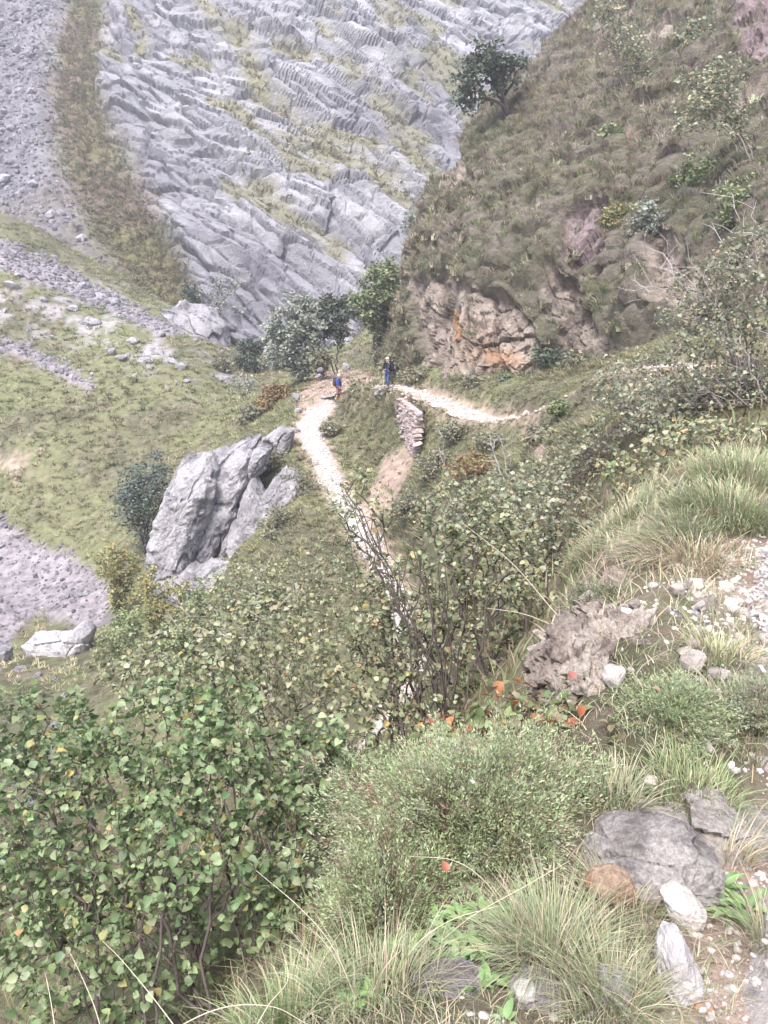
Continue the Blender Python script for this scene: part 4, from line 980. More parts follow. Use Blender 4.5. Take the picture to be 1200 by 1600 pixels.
# fine rubble beside the trail
n = 2200; ry = np.exp(rg.uniform(math.log(1.3), math.log(5.2), n)); rx = np.interp(ry, TRAIL[:60, 1], TRAIL[:60, 0] - TRAIL[:60, 3]) - np.abs(rg.normal(0, .22, n)) * np.where(ry < 2, 1.0, 1.3) + .05
rp = np.stack([rx, ry, ground(rx, ry)], -1); R = rotm(norm(rg.normal(size=(n, 3))), rg.uniform(0, 6.28, n)); sv_, sf_ = ico(1); sv_ = sv_ * (1 + .18 * fbm(sv_ * 1.7 + 3, 2, 3))[:, None] * [1, .85, .6]
V, F, C = scatter(sv_, sf_, rp, R, np.minimum(rg.lognormal(math.log(.006), .6, n), .03) * np.clip(ry / 2, .8, 2), np.clip(np.array([.38,.35,.325]) * rg.normal(1, .22, (n, 1)), .1, .7)); obj('fine_rubble', V, F, M['stone'], C, False, kind='stuff', label='fine pale rubble beside the trail')
# single pebbles lying in the grass of the terrace
PEBL = [(755,1590,.016,'white'),(735,1592,.014,'cream'),(720,1563,.012,'tan'),(925,1588,.012,'white'),(1012,1408,.014,'cream'),(1086,1464,.022,'white'),(1108,1452,.016,'cream'),(1140,1526,.018,'white'),(1122,1562,.016,'cream'),(1146,1548,.02,'white'),(1100,1578,.028,'brown'),
        (1150,1500,.014,'cream'),(1060,1560,.014,'tan'),(1020,918,.026,'white'),(1050,925,.024,'cream'),(1078,938,.022,'white'),(1000,945,.026,'tan'),(1015,1225,.03,'pinkish'),(820,1590,.014,'tan'),(865,1592,.012,'cream')]
USED = {}
for x, y, s_, cn in PEBL:
    Yg = 1.6; p = None
    for Yg in np.arange(1.3, 6, .02):
        p = at(x, y, Yg)
        if p[2] <= ground(p[0], p[1]) + .004: break
    cp = {'white': (.37,.355,.34), 'cream': (.32,.295,.27), 'tan': (.55,.46,.38), 'brown': (.33,.2,.13), 'pinkish': (.55,.46,.44)}[cn]
    v, f = rockmesh(int(x), 2, 9, 9, .05, (1, .8, .65)); o = obj('pebble', v * s_, f, M['stone'], np.broadcast_to(np.array(cp), (len(v), 3)), True, loc=p + [0, 0, s_ * .3], cat='pebble', group='loose pebbles on the terrace')
    near_ = min([(915+40,1385,'the orange stone'),(1070,1420,'the bright white stone'),(1065,1515,'the pale upright block'),(715,1555,'the flat dark rock'),(845,1570,'the brownish rock'),(950,1545,'the half hidden grey stone'),(975,920,'the highest outcrop rock'),(1060,1260,'the dark ledge')], key=lambda t: math.hypot(t[0]-x, t[1]-y))
    side = ('right of' if x > near_[0] else 'left of') if abs(x - near_[0]) > abs(y - near_[1]) else ('below' if y > near_[1] else 'above')
    lb = f'{cn} pebble lying {side} {near_[2]}'; USED[lb] = USED.get(lb, 0) + 1
    o['label'] = lb if USED[lb] == 1 else ['', '', 'second ', 'third ', 'fourth '][USED[lb]] + lb + ', farther from it'

# ------------------------------------------------------------------ trees and bushes of the middle distance
OAK = [((.085,.105,.075),4),((.11,.135,.095),3),((.065,.085,.06),3),((.14,.16,.115),1)]
GREY = [((.25,.27,.225),4),((.29,.31,.265),3),((.20,.22,.175),3),((.34,.35,.295),1)]
FRESH = [((.175,.215,.11),4),((.22,.255,.14),3),((.13,.165,.08),2),((.27,.25,.12),.5)]
SCRUB = [((.185,.185,.125),4),((.225,.22,.16),3),((.145,.15,.095),3),((.25,.22,.165),1.5)]
RUST = [((.24,.14,.07),4),((.19,.14,.08),3),((.30,.20,.10),2),((.14,.14,.07),3)]
YEL = [((.28,.265,.14),4),((.18,.19,.085),4),((.28,.24,.09),2),((.30,.18,.07),.7),((.13,.15,.07),2)]

def gz(px, py, Y, dz=0.0):
    p = at(px, py, Y); p[2] = float(ground(p[0], p[1])) + dz; return p
def hill_at(px, py):
    d = (hpx - px) ** 2 + (hpy - py) ** 2; i = np.unravel_index(d.argmin(), d.shape); return HP[i].copy()
def mount_at(px, py):
    d = (mpx - px) ** 2 + (mpy - py) ** 2; i = np.unravel_index(d.argmin(), d.shape); return MP[i].copy()

b = hill_at(796, 186); Yb = b[1]
far_tree('oak_tree', 301, b - [0, 0, .3], [E(766,100,Yb,42,30), E(736,124,Yb-.5,22,28), E(800,106,Yb,20,22), E(760,80,Yb,30,16), E(730,156,Yb-.5,12,16)], 60, 2, .2, 46, OAK,
         'dark oak tree leaning on the skyline of the right hill', spacing=.4, spread=.26, r_tip=.03)
far_tree('willow_tree', 302, gz(468,586,66,-.1), [E(466,512,66.5,42,46), E(440,540,66,28,38), E(492,530,66.5,20,34), E(470,478,67,28,20)], 80, 4, .21, 80, GREY, 'pale grey green tree with several stems behind the left hiker', spacing=.4, spread=.26)
far_tree('oak_tree', 303, gz(529,556,69,-.1), [E(516,500,69,30,30), E(535,490,69.5,18,24), E(500,478,69.5,18,14)], 50, 2, .2, 60, OAK, 'dark tree with a bare trunk right of the pale tree', spacing=.4, spread=.24)
far_tree('ash_tree', 304, gz(585,540,74,-.2), [E(590,452,74,30,36), E(566,480,73,22,30), E(608,430,75,22,26)], 70, 3, .23, 70, FRESH, 'fresh green tree against the foot of the right hill', spacing=.4, spread=.28)
far_tree('bare_shrub', 305, gz(565,560,68,-.1), [E(560,520,68,24,34), E(585,545,66,20,20)], 40, 5, .1, 6, SCRUB, 'thin twiggy shrub on the bank above the hikers', cat='shrub', bark=BARK_G, r_tip=.01, spread=.2)
far_tree('round_bush', 306, gz(388,590,84,-.2), [E(388,555,85,21,24)], 40, 4, .22, 60, OAK, 'dark round bush in the gorge below the cliff', cat='bush', spread=.3)
far_tree('slender_tree', 307, gz(385,648,70,-.1), [E(374,604,71,16,24), E(392,598,71,12,16)], 24, 2, .16, 16, GREY, 'slender grey tree on the rim of the gorge', spread=.24)
far_tree('round_bush', 308, gz(225,850,46,-.3), [E(226,770,46,40,54), E(200,800,45.5,26,40), E(252,735,46.5,24,26)], 90, 6, .13, 44, [((.105,.13,.11),4),((.13,.155,.13),3),((.085,.105,.085),3)], 'big blue green bush beside the slanted outcrop', cat='bush', spacing=.35, spread=.26)
far_tree('cliff_bush', 309, mount_at(352,505), [E(352,460,97,26,36), E(335,440,97,14,18)], 34, 4, .2, 10, GREY, 'thin grey bush growing on the dark gorge cliff', cat='bush', spread=.4)
far_tree('cliff_bush', 310, mount_at(690,240), [E(690,212,160,24,16), E(668,200,160,14,10)], 24, 4, .42, 26, OAK, 'dark bush in a gully of the mountain by the skyline', cat='bush', spread=.5, spacing=.8)
far_tree('cliff_bush', 311, mount_at(640,366), [E(641,345,112,13,18)], 16, 3, .25, 26, GREY, 'grey bush left of the hill edge below the gully', cat='bush', spread=.35)
far_tree('cliff_bush', 312, mount_at(300,470), [E(300,455,100,14,14)], 14, 3, .25, 14, OAK, 'small dark bush at the left foot of the far cliff', cat='bush', spread=.3)
b = hill_at(1185, 262)
far_tree('birch_sapling', 313, b - [0, 0, .2], [E(1105,140,b[1]+.5,36,38), E(1080,180,b[1],26,26), E(1135,115,b[1]+1,22,26), E(1150,190,b[1],16,30)], 70, 3, .12, 26, PALE, 'pale leaning sapling on the upper right hill', spread=.16, bark=BARK_G, r_tip=.008, spacing=.25, trunk_bow=.15)
b = hill_at(985, 150)
far_tree('birch_sapling', 314, b - [0, 0, .2], [E(975,70,b[1],30,44), E(960,25,b[1],26,24), E(1000,100,b[1],20,24)], 56, 4, .15, 20, PALE, 'thin pale sapling near the top of the hill skyline', spread=.25, bark=BARK_G, r_tip=.009)
for k, (x, y, rx, rz, pal, lab) in enumerate([(962,345,20,26,YEL,'yellow green bush on the rock face of the right hill'),(1085,275,34,24,FRESH,'fresh green bush below the leaning sapling'),(1012,345,26,30,GREY,'grey green bush between the hill rock patches'),
      (1165,320,40,40,FRESH,'leafy bush high on the hill at the right edge'),(1090,60,24,24,PALE,'pale bush near the purple cliff at the top'),(862,560,32,22,OAK,'dark low bush right of the tan rock face'),(905,565,26,14,SCRUB,'olive bush above the trail bend'),(800,600,22,12,OAK,'dark low bush at the foot of the tan rock face'),
      (1140,430,46,40,SCRUB,'dull olive bush on the lower right hill'),(655,590,26,14,SCRUB,'scrubby bush at the hill foot right of the right hiker'),(745,600,18,9,SCRUB,'small scrub bush beside the trail below the rock'),(960,210,20,20,FRESH,'small fresh bush on the open hillside')]):
    b = hill_at(x, y + rz * .6); far_tree('hill_bush', 330 + k, b - [0, 0, .1], [E(x, y, b[1] - .3, rx, rz)], 26, 5, .12 * b[1] / 35, 30, pal, lab, cat='bush', spread=.15 * b[1] / 35, r_tip=.006, spacing=.22)
for k, (x, y, Y, rx, rz, pal, lab) in enumerate([(420,735,44,30,26,SCRUB,'olive scrub bush right of the outcrop top'),(462,775,40,30,28,SCRUB,'grey scrub bush left of the white path'),(440,830,36,36,26,SCRUB,'scrub bush low on the slope left of the path'),(410,640,58,16,18,RUST,'rust coloured bracken on the rim left of the bend'),
      (430,615,62,18,16,RUST,'rusty fern clump below the pale tree'),(395,655,56,22,18,SCRUB,'grey bush on the rim above the outcrop'),(515,668,47.5,14,8,SCRUB,'low bush at the right rim of the white path'),(562,634,50.5,12,6,SCRUB,'dark low bush below the left hiker'),
      (715,708,35.5,30,14,SCRUB,'olive scrub below the retaining wall'),(775,712,32,36,12,SCRUB,'scrub patch below the trail bend'),(680,745,34,30,30,SCRUB,'dull scrub beside the reddish gully'),(640,790,33,26,26,SCRUB,'dark scrub at the foot of the reddish gully'),(735,780,30,44,34,RUST,'brownish scrub on the slope under the trail'),
      (850,705,27,36,18,SCRUB,'green scrub right of the reddish side track'),(880,672,28,22,10,FRESH,'fresh grass clump beside the trail bend'),(345,585,82,10,10,SCRUB,'tiny bush on the boulders by the gorge'),(330,520,94,14,12,SCRUB,'bush on top of the limestone knob'),
      (500,560,64,16,10,SCRUB,'low bush under the pale tree'),(610,570,54,14,14,SCRUB,'brown bush behind the right hiker'),(180,880,40,36,30,YEL,'yellowish bush below the blue green bush'),(250,930,32,60,46,YEL,'yellow green shrub below the slanted outcrop'),(330,930,31,50,40,FRESH,'leafy green shrub under the outcrop foot'),(190,990,30,50,40,FRESH,'green shrub right of the big white boulder'),
      (390,930,30,40,36,SCRUB,'grey shrub below the outcrop right corner'),(300,1000,26,60,44,FRESH,'green shrub behind the dead twigs')]):
    b = gz(x, y + rz, Y, -.1); c = at(x, y, Y); hz = max(.25, rz * pxm(Y)); cen = np.array([c[0], Y, max(c[2], b[2] + hz * .55)])
    far_tree('scrub_bush', 360 + k, b, [(cen, (rx * pxm(Y), rx * pxm(Y), hz), 1.0)], 44, 6, .1 * max(.9, Y / 38), 32, pal, lab, cat='bush', spread=.13 * Y / 38, r_tip=.006, spacing=.22)

# ------------------------------------------------------------------ shrubs close by
shrub('hazel_shrub', 401, gz(330,1640,3.5,-.05), [E(340,1290,4.0,190,150), E(110,1240,4.3,160,150), E(450,1420,3.7,100,120), E(180,1460,3.8,200,120), E(30,1400,4.4,120,150), E(50,1120,4.7,110,60), E(300,1130,4.4,140,80), E(480,1200,4.3,90,100)],
      1800, 22, .044, .015, HAZEL, 'dense green hazel shrub filling the lower left', singles=290, r_tip=.0016, base_jit=.3, frac=1.0, sides=6, shell=.2, jitter=.02)
shrub('hazel_shrub', 402, gz(690,1165,6.0,-.05), [E(640,960,6.4,120,110,None,26000), E(770,890,6.5,100,110), E(590,1040,6.2,110,80), E(690,1080,6.0,140,70), E(560,790,7.0,60,70), E(850,960,6.3,60,70), E(560,1130,5.6,70,60), E(720,800,6.8,90,60)],
      820, 20, .043, .014, HAZEL2, 'open hazel with dark upright stems in the centre', singles=290, r_tip=.0030, base_jit=.3, frac=.95, sides=6, shell=.2, jitter=.02)
shrub('hazel_shrub', 403, gz(420,1240,6.2,-.05), [E(400,1000,6.6,140,90), E(290,1050,6.4,120,80), E(460,1080,6.2,90,70), E(200,1030,7,80,40)],
      700, 16, .043, .022, HAZEL2, 'pale hazel shrub with yellowing leaves left of centre', singles=200, r_tip=.0015, base_jit=.3, frac=.95, shell=.2, jitter=.02)
shrub('leafy_shrub', 404, gz(800,960,9.5,-.1), [E(800,800,9.3,110,70), E(720,800,9.6,70,60), E(890,800,9,60,60), E(840,880,8.8,80,50)], 760, 16, .048, .026, PALE, 'pale small leaved shrub below the trail bend', tmpl=LEAF4, r_tip=.0018, base_jit=.4, frac=1.0, shell=.2, jitter=.03)
shrub('leafy_shrub', 405, gz(930,780,13,-.1), [E(940,705,13,80,36), E(860,745,13,60,36), E(1010,700,12.5,60,50), E(1000,612,14,80,32)], 800, 14, .056, .03, PALE, 'sprawling pale shrub beside the trail at right', tmpl=LEAF4, r_tip=.0022, base_jit=.5, frac=1.0, shell=.2, jitter=.04)
shrub('leafy_shrub', 406, gz(1150,760,11,-.1), [E(1130,560,11,100,90), E(1180,440,11,80,90), E(1060,640,11.3,90,60), E(1200,620,10.5,60,80), E(990,600,12,70,50), E(1090,480,11.5,60,60)], 1700, 24, .05, .024, PALE, 'tall twiggy grey shrub at the right edge', tmpl=LEAF4, r_tip=.0024, base_jit=.5, frac=1.0, bark=BARK_G, shell=.2, jitter=.04)
shrub('leafy_shrub', 407, gz(1120,780,8.5,-.1), [E(1100,690,8.6,90,40), E(1000,740,8.8,70,36), E(1180,700,8.4,60,40)], 600, 12, .06, .026, HAZEL2, 'low green shrub under the tall twiggy one', tmpl=LEAF4, r_tip=.002, base_jit=.5, frac=1.0, shell=.2, jitter=.03)
shrub('leafy_shrub', 408, gz(520,1160,13,-.1), [E(480,900,14,80,50), E(400,920,14,80,50), E(540,990,13,70,60), E(330,960,14,60,40)], 460, 10, .065, .042, HAZEL2, 'green shrub beside the lower white path', tmpl=LEAF4, r_tip=.0025, base_jit=.5, frac=1.0, shell=.2, jitter=.04)
shrub('leafy_shrub', 410, gz(720,1080,10,-.1), [E(740,1000,10,90,60), E(640,1020,10.5,60,50), E(820,1000,9.5,60,70)], 340, 10, .055, .036, HAZEL2, 'shaded green shrub behind the open hazel', tmpl=LEAF4, r_tip=.002, base_jit=.4, frac=1.0, shell=.2, jitter=.03)
shrub('bramble', 409, gz(880,1190,2.75,-.05), [E(790,1105,2.85,70,36), E(890,1125,2.75,50,40), E(960,1165,2.55,40,40), E(700,1140,2.95,60,30)], 170, 10, .042, .02,
      [((.14,.19,.08),4),((.20,.22,.10),2),((.34,.16,.06),1),((.30,.10,.05),.7),((.25,.20,.13),1.2),((.36,.26,.20),.5)], 'bramble with reddening leaves behind the heath bush', cat='bramble', singles=90, r_tip=.0013, bark=np.array([.16,.09,.07]), frac=.95)

# bare and dead stems
def dead(name, seed, base, specs, tips, mains, label, r_tip, bark=np.array([.36,.33,.32])):
    rg = np.random.default_rng(seed); T = ellipsoids(rg, specs, tips, .4); pl = Plant(rg, base, T, mains, .1, .15, .1); root = link(name, None, label=label, cat='dead shrub', loc=base)
    for b_ in pl.tubes(r_tip, 2.4, 4):
        if b_.V:
            V, F, _ = b_.get(); obj('stem', V - np.asarray(base), F, M['bark'], np.broadcast_to(bark, (len(V), 3)), True, parent=root)
dead('bare_shrub', 455, gz(690,1165,5.5,-.1), [E(720,870,5.8,110,90), E(610,890,5.8,70,90), E(560,790,6.2,40,60)], 44, 16, 'dark bare upright stems rising through the central hazel', .0042, BARK_D)
dead('bare_sapling', 451, gz(790,780,26,-.1), [E(790,700,26,30,50), E(750,700,26,20,40)], 14, 3, 'bleached bare sapling in front of the trail bend', .012)
dead('bare_sapling', 452, gz(700,700,33,-.1), [E(690,690,33,14,30)], 7, 2, 'small bleached sapling beside the retaining wall', .012)
dead('dead_branches', 453, gz(1180,640,11,-.1), [E(1080,380,11.5,110,80), E(1010,420,11.5,60,60), E(1150,330,12,50,60)], 46, 6, 'leafless grey branches reaching over the right shrubs', .0035)
dead('dead_branches', 454, gz(520,1000,8,-.4), [E(330,960,8,110,40), E(420,900,8,80,50)], 30, 4, 'dead grey twigs above the left hazel', .0025)

# ------------------------------------------------------------------ the heath bush and other cushions
def cushion(name, seed, base, R3, sprigs, per, lsize, pal, label, height_dir=(0, 0, 1), inner=.55, cat='bush', lw=.22):
    rg = np.random.default_rng(seed); base = np.asarray(base, float)
    d = norm(rg.normal(size=(sprigs, 3))); d[:, 2] = np.abs(d[:, 2]) * 1.0 - .12
    d = norm(d); bumpy = 1 + .55 * fbm(d * 2.4 + seed, 3, seed) + .28 * fbm(d * 6 + seed, 2, seed + 1)
    end = d * np.asarray(R3) * (bumpy * rg.uniform(.66, 1.06, sprigs))[:, None]; start = end * rg.uniform(.35, .6, (sprigs, 1)) * [1, 1, .8]
    end = end + np.array([0, 0, 1]) * rg.uniform(0, .16, (sprigs, 1)) ** 1.5 * R3[2]
    root = link(name, None, label=label, cat=cat, loc=base); bag = Bag()
    ls = .0016 * max(R3) / .5
    dirv = norm(end - start); side = norm(np.cross(dirv, rg.normal(size=(sprigs, 3)))) * ls
    V = np.stack([start - side, start + side, end], 1).reshape(-1, 3); bag.add(V, np.arange(len(V)).reshape(-1, 3), np.array([.20,.15,.11])); bag.obj('twigs', M['bark'], parent=root, kind='stuff')
    # green sprays at the end of every twig
    t = rg.uniform(.5, 1.05, (sprigs, per, 1)); P = (start[:, None] * (1 - t) + end[:, None] * t).reshape(-1, 3)
    ax = np.repeat(dirv, per, 0); rad = norm(np.cross(ax, rg.normal(size=ax.shape)))
    P = P + rad * rg.uniform(0, .022, (len(P), 1)) * (max(R3) / .5)
    fwd = norm(ax * .9 + rad * rg.uniform(.3, 1.1, (len(P), 1))); Rm = frame(fwd, norm(rg.normal(size=P.shape) + [0, 0, .6]))
    tone = leaf_colors(rg, sprigs, pal); cl = np.repeat(tone, per, 0) * rg.normal(1, .12, (len(P), 1))
    tV = np.array([[0,0,0],[-lw,.5,0],[0,1.5,0],[lw,.5,0]], float) ; tF = np.array([[0,3,2],[0,2,1]])
    V, F, C = scatter(tV, tF, P, Rm, lsize * rg.lognormal(0, .25, len(P)), np.clip(cl, .01, .9)); obj('foliage', V, F, M['leaf'], C, False, parent=root, kind='stuff')
    return root
HEATH = [((.31,.36,.205),5),((.37,.415,.26),3),((.255,.32,.155),3),((.40,.40,.28),1.2),((.32,.22,.17),1.3)]
hb = np.array([.33, 2.3, -.12])
cushion('heath_bush', 501, hb, (.46, .40, .40), 4000, 26, .0086, HEATH, 'large feathery grey green heath bush in the foreground')
cushion('heath_bush', 502, np.array([.02, 2.0, -.22]), (.26, .22, .33), 1700, 26, .0078, HEATH[:3] + [((.19,.12,.09),2.2)], 'browner heath cushion left below the large heath bush')
cushion('low_shrub', 503, np.array([1.08, 2.72, .12]), (.22, .24, .13), 1600, 24, .0085, [((.28,.32,.19),4),((.33,.36,.23),2),((.24,.29,.15),3)], 'low soft green cushion between outcrop and grass shelf')
cushion('low_shrub', 504, np.array([1.45, 2.75, .14]), (.26, .24, .09), 1000, 24, .0085, [((.27,.29,.19),4),((.31,.32,.23),3),((.24,.19,.15),1)], 'flat grey green cushion on the grass shelf')
cushion('low_shrub', 505, gz(940,965,4.0), (.2, .2, .12), 600, 20, .011, [((.19,.20,.13),4),((.23,.22,.14),2)], 'small thyme cushion on the terrace outcrop')

# ------------------------------------------------------------------ grass on the terrace
GRASS = [((.25,.275,.165),4),((.31,.32,.21),3),((.20,.24,.12),3),((.42,.37,.26),2.4),((.50,.43,.32),1.6)]
STRAW = [((.48,.41,.30),4),((.40,.32,.22),3),((.32,.30,.18),2),((.26,.28,.15),1)]
LUSH = [((.22,.28,.135),4),((.28,.33,.18),3),((.19,.23,.115),2),((.38,.36,.22),1.6),((.46,.40,.28),.8)]
def tuft(name, seed, base, rad, h, n, pal, label, group=None, wid=.0026, out=.8, drift=(0, 0), bend=.45, segs=5, cat='grass'):
    rg = np.random.default_rng(seed); base = np.asarray(base, float); a = rg.uniform(0, 6.283, n); r = np.sqrt(rg.uniform(0, 1, n)) * rad
    x = base[0] + np.cos(a) * r; y = base[1] + np.sin(a) * r * .9; z = ground(x, y) - .01
    le = np.stack([np.cos(a), np.sin(a)], -1) * (rg.uniform(.05, 1, n) * out * (.35 + r / rad))[:, None] + rg.normal(0, .18, (n, 2)) + np.asarray(drift)
    hh = h * rg.uniform(.45, 1.05, n); V, F, kk = blades(np.stack([x, y, z], -1), hh, le, rg.uniform(.05, bend, n) + .18 * np.hypot(*le.T), wid * rg.uniform(.6, 1.3, n), segs, rg)
    obj(name, V - base, F, M['grass'], np.repeat(leaf_colors(rg, n, pal), kk, 0), True, label=label, cat=cat, group=group, loc=base)
def tb(px, py, dY=0.0):
    """spot of the terrace that shows at this place of the photograph"""
    for Yg in np.arange(1.2, 8, .03):
        p = at(px, py, Yg)
        if p[2] <= ground(p[0], p[1]): break
    p[1] += dY; p[2] = float(ground(p[0], p[1])); return p
tuft('grass_tuft', 601, tb(860,1510), .13, .21, 1500, GRASS, 'wide fine bladed grass tuft in front of the heath bush', out=1.0)
tuft('grass_tuft', 602, tb(950,1590), .10, .2, 800, GRASS, 'low grass tuft below the pale upright block', out=1.1)
tuft('grass_tuft', 603, tb(1205,1480), .07, .2, 320, STRAW + GRASS, 'straw coloured grass tuft at the right edge', out=.9)
tuft('grass_tuft', 604, tb(450,1600), .13, .22, 520, LUSH, 'tall green grass at the bottom left of the terrace', wid=.005, out=.7)
tuft('grass_tuft', 605, tb(590,1560), .16, .22, 600, GRASS, 'mixed grass below the browner heath cushion', out=.9)
tuft('grass_tuft', 606, tb(980,1440), .12, .16, 700, STRAW + GRASS, 'short dry grass beside the orange stone', out=1.2)
tuft('grass_tuft', 607, np.array([1.85,4.9,.15]), .28, .24, 1500, GRASS, 'long pale grass hanging over the outcrop top', wid=.007, out=.9, drift=(-.5,-.2))
tuft('grass_tuft', 608, np.array([2.35,5.3,.25]), .38, .28, 1900, GRASS + LUSH, 'tall grass bank beside the gravel trail', wid=.008, out=.8, drift=(-.3,-.2))
tuft('grass_tuft', 609, np.array([2.9,6.2,.35]), .42, .32, 1500, LUSH + GRASS, 'grey green grass hummock at the right edge', wid=.009, out=.8)
tuft('grass_tuft', 610, np.array([1.75,4.4,.15]), .25, .22, 700, STRAW, 'flattened straw grass above the brown rock', wid=.006, out=1.4, drift=(-.5,-.3))
tuft('grass_tuft', 611, np.array([2.0,6.6,.1]), .4, .24, 1100, GRASS, 'loose grass behind the grass bank', wid=.008, out=.8, drift=(-.3,0))
tuft('grass_tuft', 612, tb(1085,1250), .16, .12, 800, LUSH, 'short lush grass on the shelf above the ledge', wid=.004, out=.8)
tuft('grass_tuft', 613, tb(1170,1150), .2, .13, 900, GRASS, 'short mixed grass at the right of the shelf', wid=.004, out=.9)
tuft('grass_tuft', 614, tb(960,1250), .1, .16, 400, GRASS, 'grass between the heath bush and the ledge', wid=.004, out=.9)
tuft('grass_tuft', 615, tb(1120,1030), .14, .14, 500, LUSH + STRAW, 'grass fringe between rough rock and gravel', wid=.005, out=1.0)
tuft('grass_tuft', 616, tb(1150,1350), .05, .18, 90, STRAW, 'broken dry stalks leaning on the dark ledge', wid=.004, out=.9, drift=(.5,.1))
# short turf everywhere on the terrace
rng = np.random.default_rng(61); n = 26000
ty = np.exp(rng.uniform(math.log(1.1), math.log(9), n)); tx = rng.uniform(-.5, 1.05, n) * ty * .62 + .1
dT, _ = trailinfo(tx, ty); tz = ground(tx, ty); keep = (dT > 1.05) & (tz > -.5) & (fbm(np.stack([tx, ty, 0*tx], -1) * 3, 3, 9) + rng.uniform(-.5, .5, n) > -.3)
tx, ty, tz = tx[keep], ty[keep], tz[keep]; n = len(tx)
V, F, kk = blades(np.stack([tx, ty, tz - .005], -1), rng.uniform(.03, .10, n) * np.clip(ty / 2.5, .8, 2.2), rng.normal(0, .7, (n, 2)), rng.uniform(.1, .6, n), .003 * np.clip(ty / 2, 1, 3) * rng.uniform(.6, 1.4, n), 3, rng)
obj('turf', V, F, M['grass'], np.repeat(leaf_colors(rng, n, GRASS + STRAW), kk, 0), kind='stuff', label='short turf and straw covering the terrace')
# rough growth on the bushy slope
n = 15000; ty = np.exp(rng.uniform(math.log(2.2), math.log(34), n)); tx = rng.uniform(-.62, .62, n) * ty
dT, _ = trailinfo(tx, ty); tz = ground(tx, ty); keep = (dT > 1.2) & ((tz < -.45) | (ty > 7)) & ((ty < 22) | (dT > 4)); tx, ty, tz = tx[keep], ty[keep], tz[keep]; n = len(tx)
V, F, kk = blades(np.stack([tx, ty, tz - .01], -1), rng.uniform(.12, .4, n) * np.clip(ty / 9, .6, 1.2), rng.normal(0, .6, (n, 2)), rng.uniform(.1, .7, n), .0035 * np.clip(ty / 1.6, 1.5, 8) * rng.uniform(.6, 1.4, n), 3, rng)
obj('undergrowth', V, F, M['grass'], np.repeat(leaf_colors(rng, n, [((.13,.15,.07),4),((.19,.18,.10),3),((.24,.20,.13),2),((.14,.10,.07),2)]), kk, 0), kind='stuff', label='rough undergrowth on the slope below the terrace')

# ------------------------------------------------------------------ small plants of the terrace
def leafy(name, seed, base, n, rad, length, width, pal, label, cat='plant', rosettes=None, upr=.6):
    rg = np.random.default_rng(seed); base = np.asarray(base, float); root = link(name, None, label=label, cat=cat, loc=base)
    tV, tF = leaf_template(5, .18, .35, .1); tV = tV * [width, 1, 1]; var = []
    for k in range(6):
        c = leaf_colors(rg, 1, pal)[0]; var.append(mkmesh('leaf', tV, tF, M['leaf'], np.broadcast_to(c, (len(tV), 3)), True))
    cs_ = rosettes if rosettes is not None else [(rg.normal(0, rad * .5), rg.normal(0, rad * .5)) for _ in range(max(1, n // 7))]
    for i in range(n):
        cx, cy = cs_[i % len(cs_)]; a = rg.uniform(0, 6.283); el = rg.uniform(.1, 1.1) * upr
        f = np.array([[math.cos(a) * math.cos(el), math.sin(a) * math.cos(el), math.sin(el)]]); nn = np.array([[-.5 * f[0, 0], -.5 * f[0, 1], 1.0]]) + rg.normal(0, .12, (1, 3))
        R = frame(f, nn)[0] * length * rg.uniform(.6, 1.15); mm = np.eye(4); mm[:3, :3] = R
        x, y = base[0] + cx + f[0, 0] * .01, base[1] + cy + f[0, 1] * .01; mm[:3, 3] = (x - base[0], y - base[1], float(ground(x, y)) - base[2] + .006)
        o = link('leaf', var[rg.integers(6)], parent=root); o.matrix_local = Matrix(mm.tolist())
HERB = [((.19,.30,.11),4),((.24,.36,.15),3),((.16,.25,.10),2)]
pr = tb(1135, 1425)
leafy('rosette_plant', 701, pr + [0, 0, .01], 62, .06, .075, .34, HERB, 'fresh green rosette plant below the dark ledge', rosettes=[(0, 0), (-.05, -.015), (.05, -.02), (.01, .05), (-.02, -.05)], upr=.85)
leafy('herb_patch', 702, tb(740, 1460), 260, .22, .045, .5, HERB + [((.30,.40,.20),3)], 'pale green herb patch between heath bush and grass tuft', upr=.8)
leafy('herb_patch', 703, tb(560, 1560), 90, .12, .045, .5, HERB, 'small green herbs at the bottom beside the tall grass', upr=.8)
leafy('herb_patch', 704, tb(775, 1552), 26, .04, .035, .55, HERB, 'tiny green herb between the two low rocks', upr=.8)
def stalk(seed, pts, r, label, col=(.50,.43,.33)):
    P = crom(np.asarray(pts, float), 26); base = P[0].copy(); V, F = tube(P - base, np.linspace(r, r * .4, 26), 4)
    obj('dry_stalk', V, F, M['grass'], np.broadcast_to(np.array(col), (len(V), 3)), True, label=label, cat='stalk', group='dry stalks', loc=base)
